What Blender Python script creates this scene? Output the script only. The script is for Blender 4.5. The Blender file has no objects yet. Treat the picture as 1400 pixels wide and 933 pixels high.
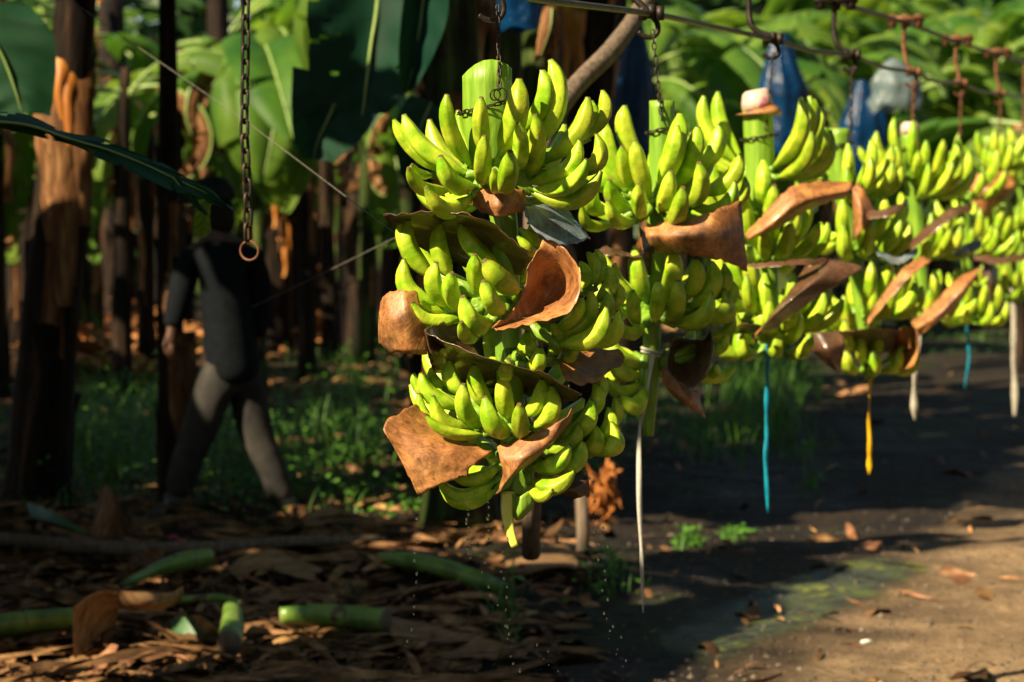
import bpy, bmesh, math, random
from mathutils import Vector, Matrix, noise
from math import sin, cos, pi, radians, sqrt, atan2

# ------------------------------------------------------------------ camera, light, exposure
SC = bpy.context.scene
COL = SC.collection
CAMH = 1.55
LENS = 85.0
F = LENS / 36.0 * 1400.0
TH = math.atan(191.5 / F)
cd = bpy.data.cameras.new('camera'); cam = bpy.data.objects.new('camera', cd); COL.objects.link(cam)
cam.location = (0, 0, CAMH); cam.rotation_euler = (pi / 2 - TH, 0, 0)
cd.lens = LENS; cd.sensor_width = 36; cd.clip_end = 2000; cd.clip_start = 0.05
cd.dof.use_dof = True; cd.dof.focus_distance = 4.32; cd.dof.aperture_fstop = 5.6
SC.camera = cam
SUN_EL = radians(38); SUN_AZ = radians(50)          # azimuth measured from behind the camera towards its left
S = Vector((-sin(SUN_AZ) * cos(SUN_EL), -cos(SUN_AZ) * cos(SUN_EL), sin(SUN_EL)))   # towards the sun
sd = bpy.data.lights.new('sun', 'SUN'); sun = bpy.data.objects.new('sun', sd); COL.objects.link(sun)
sd.energy = 5.0; sd.angle = radians(0.55); sd.color = (1.0, 0.84, 0.56)
sun.rotation_euler = (-S).to_track_quat('-Z', 'Y').to_euler(); sun.location = (-6, -6, 9)
W = bpy.data.worlds.new('World'); SC.world = W; W.use_nodes = True
nt = W.node_tree; nt.nodes.clear()
sky = nt.nodes.new('ShaderNodeTexSky'); sky.sky_type = 'NISHITA'; sky.sun_disc = False
sky.sun_elevation = SUN_EL; sky.sun_rotation = atan2(S.x, S.y)
bgn = nt.nodes.new('ShaderNodeBackground'); bgn.inputs[1].default_value = 0.05
wo = nt.nodes.new('ShaderNodeOutputWorld')
nt.links.new(sky.outputs[0], bgn.inputs[0]); nt.links.new(bgn.outputs[0], wo.inputs[0])
SC.view_settings.view_transform = 'Standard'; SC.view_settings.look = 'None'
SC.view_settings.exposure = 1.3; SC.view_settings.gamma = 1.0

def P(px, py, D):
    """world point on the ray through photo pixel (px,py) at horizontal distance D"""
    rx = px - 700.0; u = 466.5 - py
    y = F * cos(TH) + u * sin(TH); z = -F * sin(TH) + u * cos(TH)
    k = D / y
    return Vector((rx * k, D, CAMH + z * k))
def GP(px, py):
    rx = px - 700.0; u = 466.5 - py
    y = F * cos(TH) + u * sin(TH); z = -F * sin(TH) + u * cos(TH)
    k = -CAMH / z
    return Vector((rx * k, y * k, 0))
def PIX(p):
    d = p - Vector((0, 0, CAMH)); f = d.y * cos(TH) - d.z * sin(TH); u = d.y * sin(TH) + d.z * cos(TH)
    if f < 0.1: return (-9999, -9999)
    return (700 + d.x / f * F, 466.5 - u / f * F)
def spx(D): return F / D

# ------------------------------------------------------------------ materials
def new_mat(name):
    m = bpy.data.materials.new(name); m.use_nodes = True
    t = m.node_tree; b = t.nodes['Principled BSDF']
    return m, t, b
class NB:
    def __init__(s, t): s.t = t
    def n(s, typ, **kw):
        nd = s.t.nodes.new(typ)
        for k, v in kw.items(): setattr(nd, k, v)
        return nd
    def l(s, a, b): s.t.links.new(a, b)
    def coord(s, kind='Object', scale=(1, 1, 1)):
        tc = s.n('ShaderNodeTexCoord'); mp = s.n('ShaderNodeMapping'); mp.inputs['Scale'].default_value = scale
        s.l(tc.outputs[kind], mp.inputs[0]); return mp.outputs[0]
    def noise(s, vec, scale, detail=4, rough=.55, dist=0):
        x = s.n('ShaderNodeTexNoise'); x.inputs['Scale'].default_value = scale; x.inputs['Detail'].default_value = detail
        x.inputs['Roughness'].default_value = rough; x.inputs['Distortion'].default_value = dist
        s.l(vec, x.inputs['Vector']); return x.outputs[0]
    def ramp(s, fac, stops):
        r = s.n('ShaderNodeValToRGB'); e = r.color_ramp.elements
        while len(e) < len(stops): e.new(.5)
        for i, (p, c) in enumerate(stops): e[i].position = p; e[i].color = (*c, 1) if len(c) == 3 else c
        s.l(fac, r.inputs[0]); return r.outputs[0]
    def mix(s, fac, a, b, mode='MIX'):
        x = s.n('ShaderNodeMix', data_type='RGBA', blend_type=mode)
        for v, i in ((fac, 0), (a, 6), (b, 7)):
            if hasattr(v, 'links'): s.l(v, x.inputs[i])
            elif i == 0: x.inputs[0].default_value = v
            else: x.inputs[i].default_value = (*v, 1)
        return x.outputs[2]
    def math(s, op, a, b=0.0):
        x = s.n('ShaderNodeMath', operation=op)
        for v, i in ((a, 0), (b, 1)):
            if hasattr(v, 'links'): s.l(v, x.inputs[i])
            else: x.inputs[i].default_value = v
        return x.outputs[0]
    def bump(s, b, h, strength=.4, dist=.01, prev=None):
        x = s.n('ShaderNodeBump'); x.inputs['Strength'].default_value = strength; x.inputs['Distance'].default_value = dist
        s.l(h, x.inputs['Height'])
        if prev: s.l(prev, x.inputs['Normal'])
        s.l(x.outputs[0], b.inputs['Normal']); return x.outputs[0]

def simple(name, stops, scale=20, rough=.6, bump=.3, bdist=.004, cscale=(1, 1, 1), metal=0, kind='Object', spec=None, detail=5, rnd=0.0, tint=False, transl=0.0, coat=0):
    m, t, b = new_mat(name); q = NB(t)
    v = q.coord(kind, cscale); nz = q.noise(v, scale, detail)
    c = q.ramp(nz, stops)
    if rnd:
        oi = q.n('ShaderNodeObjectInfo')
        hs = q.n('ShaderNodeHueSaturation'); q.l(c, hs.inputs['Color'])
        mm = q.math('MULTIPLY_ADD', oi.outputs['Random'], rnd); mm.node.inputs[2].default_value = 1 - rnd / 2
        q.l(mm, hs.inputs['Value']); c = hs.outputs[0]
    if tint:
        at = q.n('ShaderNodeAttribute', attribute_name='tint'); c = q.mix(1.0, c, at.outputs['Color'], 'MULTIPLY')
    q.l(c, b.inputs['Base Color']); b.inputs['Roughness'].default_value = rough
    b.inputs['Metallic'].default_value = metal; b.inputs['Specular IOR Level'].default_value = (spec if spec is not None else .12 if rough >= .55 else .45)
    b.inputs['Coat Weight'].default_value = coat; b.inputs['Coat Roughness'].default_value = .15
    if bump: q.bump(b, q.noise(v, scale * 2.2, 4), bump, bdist)
    if transl:
        tr = q.n('ShaderNodeBsdfTranslucent'); q.l(c, tr.inputs[0])
        ms = q.n('ShaderNodeMixShader'); ms.inputs[0].default_value = transl
        q.l(b.outputs[0], ms.inputs[1]); q.l(tr.outputs[0], ms.inputs[2])
        q.l(ms.outputs[0], t.nodes['Material Output'].inputs[0])
    return m

def banana_mat(name, a, c2):
    m, t, b = new_mat(name); q = NB(t)
    tc = q.n('ShaderNodeTexCoord'); sep = q.n('ShaderNodeSeparateXYZ'); q.l(tc.outputs['Object'], sep.inputs[0])
    oi = q.n('ShaderNodeObjectInfo')
    ofs = q.n('ShaderNodeVectorMath', operation='ADD'); q.l(tc.outputs['Object'], ofs.inputs[0])
    sc = q.math('MULTIPLY', oi.outputs['Random'], 37.0)
    cmb = q.n('ShaderNodeCombineXYZ'); q.l(sc, cmb.inputs[0]); q.l(sc, cmb.inputs[1]); q.l(cmb.outputs[0], ofs.inputs[1])
    v = ofs.outputs[0]
    nz = q.noise(v, 3.2, 4, .6)
    col = q.mix(q.ramp(nz, [(.36, (0, 0, 0)), (.66, (1, 1, 1))]), a, c2)
    zz = q.ramp(sep.outputs[2], [(.0, (1, 1, 1)), (.16, (.1, .1, .1)), (.55, (0, 0, 0)), (.93, (.05, .05, .05)), (1.0, (.6, .6, .6))])
    col = q.mix(zz, col, (a[0] * .62, a[1] * .80, a[2] * .9))
    # faint darker freckles and rub marks
    fr = q.n('ShaderNodeTexVoronoi'); fr.inputs['Scale'].default_value = 38; q.l(v, fr.inputs['Vector'])
    fm = q.ramp(fr.outputs[0], [(.07, (1, 1, 1)), (.15, (0, 0, 0))])
    pres = q.ramp(q.noise(v, 5, 2), [(.48, (0, 0, 0)), (.7, (.7, .7, .7))])
    col = q.mix(q.math('MULTIPLY', fm, pres), col, (.09, .06, .02))
    st = q.ramp(q.noise(q_map(q, v, (6, 6, 1.2)), 5, 3), [(.62, (0, 0, 0)), (.76, (.6, .6, .6))])
    col = q.mix(st, col, (.16, .15, .05))
    hs = q.n('ShaderNodeHueSaturation'); q.l(col, hs.inputs['Color'])
    mm = q.math('MULTIPLY_ADD', oi.outputs['Random'], .34); mm.node.inputs[2].default_value = .80
    q.l(mm, hs.inputs['Value'])
    mh = q.math('MULTIPLY_ADD', oi.outputs['Random'], .02); mh.node.inputs[2].default_value = .49
    q.l(mh, hs.inputs['Hue'])
    q.l(hs.outputs[0], b.inputs['Base Color'])
    b.inputs['Roughness'].default_value = .36; b.inputs['Specular IOR Level'].default_value = .35
    b.inputs['Subsurface Weight'].default_value = .0
    rr = q.ramp(q.noise(v, 11, 3), [(.3, (.26, .26, .26)), (.7, (.5, .5, .5))]); q.l(rr, b.inputs['Roughness'])
    # beads of water
    vo = q.n('ShaderNodeTexVoronoi'); vo.inputs['Scale'].default_value = 26; q.l(v, vo.inputs['Vector'])
    bd = q.ramp(vo.outputs[0], [(.0, (1, 1, 1)), (.13, (.75, .75, .75)), (.2, (0, 0, 0))])
    msk = q.ramp(q.noise(v, 4.5, 2), [(.5, (0, 0, 0)), (.6, (1, 1, 1))])
    h = q.math('MULTIPLY', bd, msk)
    b1 = q.bump(b, h, .8, .0018)
    q.bump(b, q.noise(v, 14, 4), .25, .0035, b1)
    return m
def q_map(q, v, s):
    mp = q.n('ShaderNodeMapping'); mp.inputs['Scale'].default_value = s; q.l(v, mp.inputs[0]); return mp.outputs[0]

MT = {}
MT['banana'] = banana_mat('banana_skin', (.19, .37, .006), (.57, .66, .045))
MT['tip'] = simple('banana_tip', [(.3, (.05, .03, .018)), (.7, (.22, .13, .06))], 60, .8, .5)
MT['stalk'] = simple('bunch_stalk', [(.3, (.10, .22, .015)), (.6, (.20, .34, .025)), (.8, (.32, .40, .05))], 14, .4, .5, .003, (5, 5, .6))
MT['cut'] = simple('cut_end', [(.3, (.62, .56, .46)), (.7, (.78, .72, .62))], 20, .6, .2)
MT['pink'] = simple('cap_plastic', [(.35, (.50, .36, .29)), (.55, (.58, .44, .36)), (.64, (.50, .13, .22))], 16, .45, .3)
def sheet_mat(name, stops, rough, coat=0):
    m, t, b = new_mat(name); q = NB(t)
    v = q.coord('Object'); n1 = q.noise(v, 9, 6, .62, .6); n2 = q.noise(v, 70, 5, .7)
    vv = q_map(q, v, (1, 6, 1)); n3 = q.noise(vv, 22, 5, .7, 2.0)
    k = q.math('ADD', q.math('MULTIPLY', n1, .62), q.math('MULTIPLY', n3, .38))
    c = q.ramp(k, stops)
    sp = q.ramp(n2, [(.30, (.45, .45, .45)), (.5, (1, 1, 1))]); c = q.mix(1.0, c, sp, 'MULTIPLY')
    for ax_, th in (((1, 14, 2), .30), ((13, 1, 4), .8)):
        w1 = q.noise(q_map(q, v, ax_), 16, 2, .5, 1.5); s2 = q.ramp(w1, [(.485, (0, 0, 0)), (.5, (th * .5,) * 3), (.515, (0, 0, 0))]); c = q.mix(s2, c, (.50, .27, .12))
    bl = q.ramp(q.noise(v, 11, 6, .7), [(.50, (0, 0, 0)), (.66, (.85, .85, .85))]); c = q.mix(bl, c, (.07, .03, .015))
    q.l(c, b.inputs['Base Color'])
    rr = q.ramp(n2, [(.3, (rough * .8,) * 3), (.7, (rough * 1.45,) * 3)]); q.l(rr, b.inputs['Roughness'])
    b.inputs['Coat Weight'].default_value = coat; b.inputs['Coat Roughness'].default_value = .12
    h = q.math('ADD', q.math('MULTIPLY', n3, .6), q.math('MULTIPLY', n2, .35)); q.bump(b, h, .55, .004)
    return m
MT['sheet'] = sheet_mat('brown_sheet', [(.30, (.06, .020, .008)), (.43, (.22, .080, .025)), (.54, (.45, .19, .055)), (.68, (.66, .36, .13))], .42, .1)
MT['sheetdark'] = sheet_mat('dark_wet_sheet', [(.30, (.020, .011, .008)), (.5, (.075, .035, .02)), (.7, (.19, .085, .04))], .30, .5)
MT['sheetblue'] = sheet_mat('slate_sheet', [(.3, (.05, .07, .09)), (.5, (.13, .18, .23)), (.7, (.22, .28, .34))], .25, .6)  # bluish sky reflection put into the sheet's base colour
MT['metal'] = simple('dark_iron', [(.3, (.012, .010, .009)), (.6, (.035, .025, .02)), (.78, (.11, .05, .025))], 60, .5, .5, .002, metal=.55)
MT['rust'] = simple('rusty_iron', [(.3, (.07, .03, .018)), (.6, (.19, .085, .045)), (.8, (.30, .16, .09))], 50, .6, .5, .002, metal=.3)
MT['wire'] = simple('steel_wire', [(.3, (.05, .045, .04)), (.6, (.12, .10, .085)), (.8, (.2, .13, .09))], 40, .45, .4, .002, metal=.5)
MT['twine'] = simple('twine', [(.3, (.07, .065, .05)), (.7, (.17, .155, .13))], 60, .8, .2)
MT['wribbon'] = simple('white_ribbon', [(.3, (.5, .48, .42)), (.7, (.66, .63, .56))], 30, .5, .3, transl=.25)
MT['gribbon'] = simple('grey_ribbon', [(.3, (.36, .33, .27)), (.7, (.52, .48, .4))], 30, .5, .3, transl=.25)
MT['bribbon'] = simple('blue_ribbon', [(.3, (.0, .17, .27)), (.7, (.01, .30, .42))], 30, .4, .2, transl=.25)
MT['yribbon'] = simple('yellow_ribbon', [(.3, (.62, .36, .0)), (.7, (.82, .52, .01))], 30, .4, .2, transl=.25)
MT['bluebag'] = simple('blue_film', [(.3, (.001, .02, .07)), (.6, (.003, .05, .15)), (.8, (.01, .11, .26))], 7, .25, .8, .02, transl=.45)
MT['whitebag'] = simple('pale_film', [(.3, (.10, .15, .16)), (.7, (.22, .28, .28))], 7, .3, .8, .02, transl=.4)
MT['wood'] = simple('weathered_wood', [(.3, (.07, .05, .035)), (.6, (.17, .125, .09)), (.8, (.26, .2, .15))], 12, .8, .6, .006, (6, 6, .7))
MT['drygrass'] = simple('dry_leaf', [(.3, (.09, .048, .022)), (.5, (.24, .135, .065)), (.75, (.42, .28, .16))], 14, .7, .5, .006, (1, 4, 1), transl=.15, rnd=.4)
MT['drysheath'] = simple('dry_sheath', [(.28, (.03, .015, .008)), (.52, (.17, .075, .03)), (.78, (.48, .27, .12))], 5, .6, .6, .01, (5, 5, .6), transl=.1, rnd=.6)
MT['orange'] = simple('orange_sheath', [(.28, (.22, .055, .012)), (.5, (.55, .20, .03)), (.75, (.68, .40, .16))], 4, .5, .4, .01, (4, 4, .5), transl=.2, rnd=.3)
MT['greenstalk'] = simple('green_cut_stalk', [(.3, (.05, .035, .02)), (.42, (.06, .13, .02)), (.55, (.12, .22, .03)), (.64, (.17, .25, .05)), (.70, (.07, .045, .02))], 7, .38, .5, .004, (1, 1, 1))
MT['leafscrap'] = simple('green_leaf_scrap', [(.3, (.03, .09, .03)), (.7, (.08, .17, .07))], 9, .45, .4, transl=.2)
MT['weed'] = simple('weed', [(.3, (.03, .09, .012)), (.7, (.09, .20, .03))], 4, .5, 0, transl=.3, tint=True)
MT['litter'] = simple('leaf_litter', [(.3, (.07, .038, .019)), (.5, (.19, .105, .052)), (.75, (.42, .26, .14))], 12, .75, .5, .005, tint=True)
MT['glass'] = simple('water', [(0, (1, 1, 1)), (1, (1, 1, 1))], 1, .02, 0)
MT['glass'].node_tree.nodes['Principled BSDF'].inputs['Transmission Weight'].default_value = 1
MT['glass'].node_tree.nodes['Principled BSDF'].inputs['IOR'].default_value = 1.33
MT['shirt'] = simple('navy_shirt', [(.3, (.002, .003, .005)), (.7, (.005, .007, .010))], 25, .85, .4)
MT['cap'] = simple('dark_cap', [(.3, (.010, .011, .014)), (.7, (.02, .022, .026))], 25, .85, .3)
MT['trouser'] = simple('grey_trousers', [(.3, (.018, .017, .018)), (.6, (.042, .038, .034)), (.8, (.11, .09, .07))], 7, .85, .5, .01)
MT['boot'] = simple('rubber_boot', [(.3, (.012, .012, .012)), (.7, (.035, .03, .028))], 20, .35, .2)
MT['sole'] = simple('boot_sole', [(.3, (.5, .22, .04)), (.7, (.62, .34, .1))], 20, .6, .2)
MT['skin'] = simple('skin', [(.3, (.055, .025, .014)), (.7, (.10, .045, .025))], 20, .5, .1)
MT['hair'] = simple('hair', [(.3, (.008, .007, .006)), (.7, (.015, .012, .01))], 60, .7, .5)
MT['scrap'] = simple('white_plastic', [(.3, (.7, .68, .62)), (.7, (.8, .78, .74))], 20, .5, .1)
MT['stone'] = simple('pebble', [(.3, (.06, .046, .036)), (.7, (.17, .135, .10))], 20, .85, .4, tint=True)
MT['trash'] = simple('red_wrapper', [(.3, (.35, .02, .05)), (.7, (.5, .06, .09))], 20, .4, .2)

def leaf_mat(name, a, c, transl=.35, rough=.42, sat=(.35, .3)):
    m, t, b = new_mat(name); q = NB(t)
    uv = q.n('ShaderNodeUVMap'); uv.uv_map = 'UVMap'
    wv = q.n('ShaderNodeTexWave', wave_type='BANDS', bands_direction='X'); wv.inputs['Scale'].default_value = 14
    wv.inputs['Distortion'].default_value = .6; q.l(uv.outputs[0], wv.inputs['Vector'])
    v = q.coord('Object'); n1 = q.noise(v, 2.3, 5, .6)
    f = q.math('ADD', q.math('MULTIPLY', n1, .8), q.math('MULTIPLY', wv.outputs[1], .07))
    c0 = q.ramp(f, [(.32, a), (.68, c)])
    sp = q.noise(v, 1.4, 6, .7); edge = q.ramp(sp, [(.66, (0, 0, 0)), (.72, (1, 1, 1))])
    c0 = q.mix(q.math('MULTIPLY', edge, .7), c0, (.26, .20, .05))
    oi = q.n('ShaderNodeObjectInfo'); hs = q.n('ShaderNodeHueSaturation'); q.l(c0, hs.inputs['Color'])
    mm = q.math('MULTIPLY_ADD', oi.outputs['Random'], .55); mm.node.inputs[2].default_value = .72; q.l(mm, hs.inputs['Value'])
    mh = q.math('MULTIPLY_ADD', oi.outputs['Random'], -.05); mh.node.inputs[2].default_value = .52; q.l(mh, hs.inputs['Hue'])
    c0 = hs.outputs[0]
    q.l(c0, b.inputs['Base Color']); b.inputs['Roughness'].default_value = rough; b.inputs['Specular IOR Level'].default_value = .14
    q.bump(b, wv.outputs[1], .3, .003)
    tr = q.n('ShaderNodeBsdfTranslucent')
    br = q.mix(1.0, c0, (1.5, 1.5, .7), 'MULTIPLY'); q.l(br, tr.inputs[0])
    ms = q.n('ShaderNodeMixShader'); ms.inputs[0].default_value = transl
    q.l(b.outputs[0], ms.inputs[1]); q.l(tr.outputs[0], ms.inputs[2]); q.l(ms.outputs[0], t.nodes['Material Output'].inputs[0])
    return m
MT['leaf'] = leaf_mat('banana_leaf', (.05, .13, .018), (.17, .29, .035), .42)
MT['leafdark'] = leaf_mat('banana_leaf_shaded', (.004, .028, .015), (.010, .052, .024), .06, .55)  # shaded copy of the leaf: shade put into a darker teal colour
MT['rib'] = simple('leaf_midrib', [(.3, (.14, .22, .05)), (.7, (.24, .32, .09))], 10, .45, .2)
def trunk_mat(name, green):
    m, t, b = new_mat(name); q = NB(t)
    v = q.coord('Object', (7, 7, .9)); n1 = q.noise(v, 1.6, 6, .65, .5); v2 = q.coord('Object'); n2 = q.noise(v2, 2.2, 4, .6)
    c1 = q.ramp(n1, [(.38, (.005, .004, .004)), (.52, (.016, .011, .008)), (.62, (.045, .025, .015)), (.76, (.13, .07, .035))])
    c2 = q.ramp(n1, [(.35, (.010, .012, .005)), (.52, (.030, .050, .012)), (.75, (.14, .19, .04))])
    c = q.mix(q.ramp(n2, [(.62 - green, (0, 0, 0)), (.72 - green, (1, 1, 1))]), c1, c2)
    q.l(c, b.inputs['Base Color']); b.inputs['Roughness'].default_value = .65; b.inputs['Specular IOR Level'].default_value = .08
    q.bump(b, n1, .9, .03); return m
MT['trunk'] = trunk_mat('pseudostem_dark', .02); MT['trunkg'] = trunk_mat('pseudostem_green', .22)

# ------------------------------------------------------------------ mesh helpers
class MB:
    def __init__(s): s.v = []; s.f = []; s.m = []; s.uv = {}; s.c = []
    def add(s, vs, fs, mi=0, tint=None):
        o = len(s.v); s.v += [tuple(v) for v in vs]; s.f += [tuple(i + o for i in f) for f in fs]; s.m += [mi] * len(fs)
        s.c += [tint or (1, 1, 1)] * len(vs); return o
    def tube(s, pts, rad, seg=8, mi=0, cap=True, capm=None, squash=1.0, ref=None, tint=None, ridge=0, nr=5):
        pts = [Vector(p) for p in pts]; n = len(pts)
        if not hasattr(rad, '__len__'): rad = [rad] * n
        vs = []; up = Vector(ref) if ref else Vector((0.13, 0.9, 0.21)); px = None
        for i in range(n):
            t = (pts[min(i + 1, n - 1)] - pts[max(i - 1, 0)]).normalized()
            if px is None:
                px = up - t * up.dot(t)
                if px.length < 1e-3: px = Vector((1, 0, 0)) - t * t.x
            px = (px - t * px.dot(t)).normalized(); py = t.cross(px)
            for k in range(seg):
                a = 2 * pi * k / seg; r = rad[i] * (1 + ridge * cos(nr * a))
                vs.append(pts[i] + px * cos(a) * r * squash + py * sin(a) * r)
        fs = []
        for i in range(n - 1):
            for k in range(seg):
                a = i * seg + k; b = i * seg + (k + 1) % seg
                fs.append((a, b, b + seg, a + seg))
        s.add(vs, fs, mi, tint); base = len(s.v) - len(vs)
        if cap:
            for e, rev in ((0, True), (n - 1, False)):
                ring = [base + e * seg + k for k in range(seg)]
                s.f.append(tuple(reversed(ring)) if rev else tuple(ring)); s.m.append(capm if capm is not None else mi)
    def build(s, name, mats, parent=None, smooth=True, loc=None, sharp=None):
        me = bpy.data.meshes.new(name)
        loc = Vector(loc) if loc is not None else None
        vs = s.v if loc is None else [tuple(Vector(v) - loc) for v in s.v]
        me.from_pydata(vs, [], s.f)
        if not isinstance(mats, (list, tuple)): mats = [mats]
        for m in mats: me.materials.append(MT[m] if isinstance(m, str) else m)
        me.polygons.foreach_set('material_index', s.m)
        me.polygons.foreach_set('use_smooth', [smooth] * len(s.f))
        if any(c != (1, 1, 1) for c in s.c):
            at = me.attributes.new('tint', 'FLOAT_COLOR', 'POINT')
            at.data.foreach_set('color', [x for c in s.c for x in (*c, 1)])
        if s.uv:
            ul = me.uv_layers.new(name='UVMap'); li = [0.0] * (2 * len(me.loops))
            for p in me.polygons:
                for l in p.loop_indices:
                    vi = me.loops[l].vertex_index; u = s.uv.get(vi, (0, 0)); li[2 * l] = u[0]; li[2 * l + 1] = u[1]
            ul.data.foreach_set('uv', li)
        me.update()
        o = bpy.data.objects.new(name, me); COL.objects.link(o)
        if loc is not None: o.location = loc
        if parent is not None: attach(o, parent)
        return o
WL = {}          # world location of translation-only roots
def attach(o, parent):
    o.parent = parent; o.location = Vector(o.location) - WL.get(parent.name, Vector((0, 0, 0)))
def root(name, loc, label, cat, group=None):
    o = bpy.data.objects.new(name, None); COL.objects.link(o); o.location = loc; WL[o.name] = Vector(loc)
    o.empty_display_size = .1; tag(o, label, cat, group); return o
def tag(o, label=None, cat=None, group=None, kind=None):
    if label: o['label'] = label
    if cat: o['category'] = cat
    if group: o['group'] = group
    if kind: o['kind'] = kind
    return o
def inst(name, me, M, parent=None):
    o = bpy.data.objects.new(name, me); COL.objects.link(o)
    if parent is not None:
        o.parent = parent; M = Matrix.Translation(-WLchain(parent)) @ M
    o.matrix_basis = M; return o
def WLchain(p):
    return WL.get(p.name, Vector((0, 0, 0)))

def crom(p, n):
    """Catmull-Rom through list of vectors, n samples per span"""
    out = []
    for i in range(len(p) - 1):
        a = p[max(i - 1, 0)]; b = p[i]; c = p[i + 1]; d = p[min(i + 2, len(p) - 1)]
        if i == 0: a = b * 2 - c
        if i + 2 > len(p) - 1: d = c * 2 - b
        for k in range(n):
            t = k / n
            out.append(.5 * ((2 * b) + (c - a) * t + (2 * a - 5 * b + 4 * c - d) * t * t + (3 * b - a - 3 * c + d) * t ** 3))
    out.append(p[-1].copy()); return out
def lin(p, n):
    return [p[i].lerp(p[i + 1], k / n) for i in range(len(p) - 1) for k in range(n)] + [p[-1].copy()]
def soft(p, n, s):
    return [a.lerp(b, s) for a, b in zip(lin(p, n), crom(p, n))]
def grid_surface(rows, nu=7, nv=7, s=1.0):
    R = [soft(r, nu, s) for r in rows]; cols = []
    for j in range(len(R[0])): cols.append(soft([r[j] for r in R], nv, s))
    return cols        # cols[j][i]

def sheet(name, rows, D, label, mat='sheet', back=None, cat='packing sheet', thick=.0016, warp=.004, group=None, seed=0, parent=None, soft_=.62):
    """rows: control rows of (px, py, depth towards camera in m)"""
    s = spx(D)
    ex_ = .07 if D > 6 else 0
    rows = [[P(x, y, D - d - ex_) for (x, y, d) in r] for r in rows]
    cs = grid_surface(rows, s=soft_); nj = len(cs); ni = len(cs[0])
    top = []; bot = []
    N = {}
    for j in range(nj):
        for i in range(ni):
            a = cs[min(j + 1, nj - 1)][i] - cs[max(j - 1, 0)][i]; b = cs[j][min(i + 1, ni - 1)] - cs[j][max(i - 1, 0)]
            n = a.cross(b); n = n.normalized() if n.length > 1e-9 else Vector((0, -1, 0))
            w = noise.noise(cs[j][i] * 14 + Vector((seed, 0, 0))) * warp * .9 + noise.noise(cs[j][i] * 60) * warp * .25
            e = 0
            if j in (0, nj - 1) or i in (0, ni - 1): e = noise.noise(cs[j][i] * 70 + Vector((7, 1, 2))) * .007
            c = cs[j][i] + n * w + Vector((0, 0, e))
            top.append(c + n * thick * .5); bot.append(c - n * thick * .5)
    m = MB(); f = []
    def ix(j, i): return j * ni + i
    off = len(top)
    for j in range(nj - 1):
        for i in range(ni - 1):
            f.append((ix(j, i), ix(j + 1, i), ix(j + 1, i + 1), ix(j, i + 1)))
    fb = [tuple(reversed([a + off for a in q])) for q in f]
    m.v = [tuple(v) for v in top + bot]; m.c = [(1, 1, 1)] * len(m.v)
    m.f = list(f); m.m = [0] * len(f); m.f += fb; m.m += [1] * len(fb)
    ring = [ix(j, 0) for j in range(nj)] + [ix(nj - 1, i) for i in range(1, ni)] + [ix(j, ni - 1) for j in range(nj - 2, -1, -1)] + [ix(0, i) for i in range(ni - 2, 0, -1)]
    for a, b in zip(ring, ring[1:] + ring[:1]): m.f.append((b, a, a + off, b + off)); m.m.append(0)
    cen = sum(top, Vector()) / len(top)
    o = m.build(name, [mat, back or mat], loc=cen)
    if parent is None: tag(o, label, cat, group)
    else:
        attach(o, parent)
        if label: o['label'] = label
    return o

# ------------------------------------------------------------------ bananas
def banana_mesh(k, seed):
    rnd = random.Random(seed)
    prof = [(0, .30), (.05, .31), (.10, .40), (.16, .60), (.24, .80), (.34, .94), (.45, 1), (.56, 1), (.67, .96), (.77, .90), (.85, .79), (.91, .63), (.955, .44), (.985, .32), (1.0, .29)]
    m = MB(); seg = 25; w = .5 / 4.4; rings = []
    ph = rnd.uniform(0, 6.28); amp = rnd.uniform(.065, .09)
    def path(t):
        tt = t ** 1.15
        return Vector((k * 4 * tt * (1 - tt) * (1 + .25 * (tt - .5)), 0, t))
    for (t, r) in prof:
        c = path(t); d = (path(min(t + .02, 1)) - path(max(t - .02, 0))).normalized()
        X = Vector((d.z, 0, -d.x)); Y = Vector((0, 1, 0))
        for s_ in range(seg):
            a = 2 * pi * s_ / seg
            q5 = ((a + ph * .2) % (2 * pi / 5)) - pi / 5; pent = cos(pi / 5) / cos(q5) * 1.10
            ang = 1 + (pent - 1) * (.55 + amp * 3) * min(1, r * 1.15)
            flat = 1 - .05 * max(0, -cos(a))
            rr = r * w * ang * flat * (1 + .018 * noise.noise(Vector((cos(a) * 2, sin(a) * 2, t * 6 + seed))))
            m.v.append(tuple(c + X * cos(a) * rr + Y * sin(a) * rr))
    n = len(prof)
    for i in range(n - 1):
        for s_ in range(seg):
            a = i * seg + s_; b = i * seg + (s_ + 1) % seg
            m.f.append((a, b, b + seg, a + seg)); m.m.append(0)
    # brown blossom nub
    base = len(m.v); c = path(1); d = (path(1) - path(.97)).normalized(); X = Vector((d.z, 0, -d.x)); Y = Vector((0, 1, 0))
    for (h, r) in ((.006, .27), (.011, .22), (.008, .12)):
        for s_ in range(seg):
            a = 2 * pi * s_ / seg; rr = r * w * (1 + .12 * noise.noise(Vector((a * 2, h * 90, seed))))
            m.v.append(tuple(c + d * h + X * cos(a) * rr + Y * sin(a) * rr))
    prev = (n - 1) * seg
    for q_ in range(3):
        cur = base + q_ * seg
        for s_ in range(seg):
            m.f.append((prev + s_, prev + (s_ + 1) % seg, cur + (s_ + 1) % seg, cur + s_)); m.m.append(1)
        prev = cur
    m.f.append(tuple(prev + s_ for s_ in range(seg))); m.m.append(1)
    m.f.append(tuple(reversed(range(seg)))); m.m.append(0)
    m.c = [(1, 1, 1)] * len(m.v)
    me = bpy.data.meshes.new('banana'); me.from_pydata(m.v, [], m.f)
    me.materials.append(MT['banana']); me.materials.append(MT['tip'])
    me.polygons.foreach_set('material_index', m.m); me.polygons.foreach_set('use_smooth', [True] * len(m.f)); me.update()
    return me
KS = [.07, .12, .17, .23]
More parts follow.
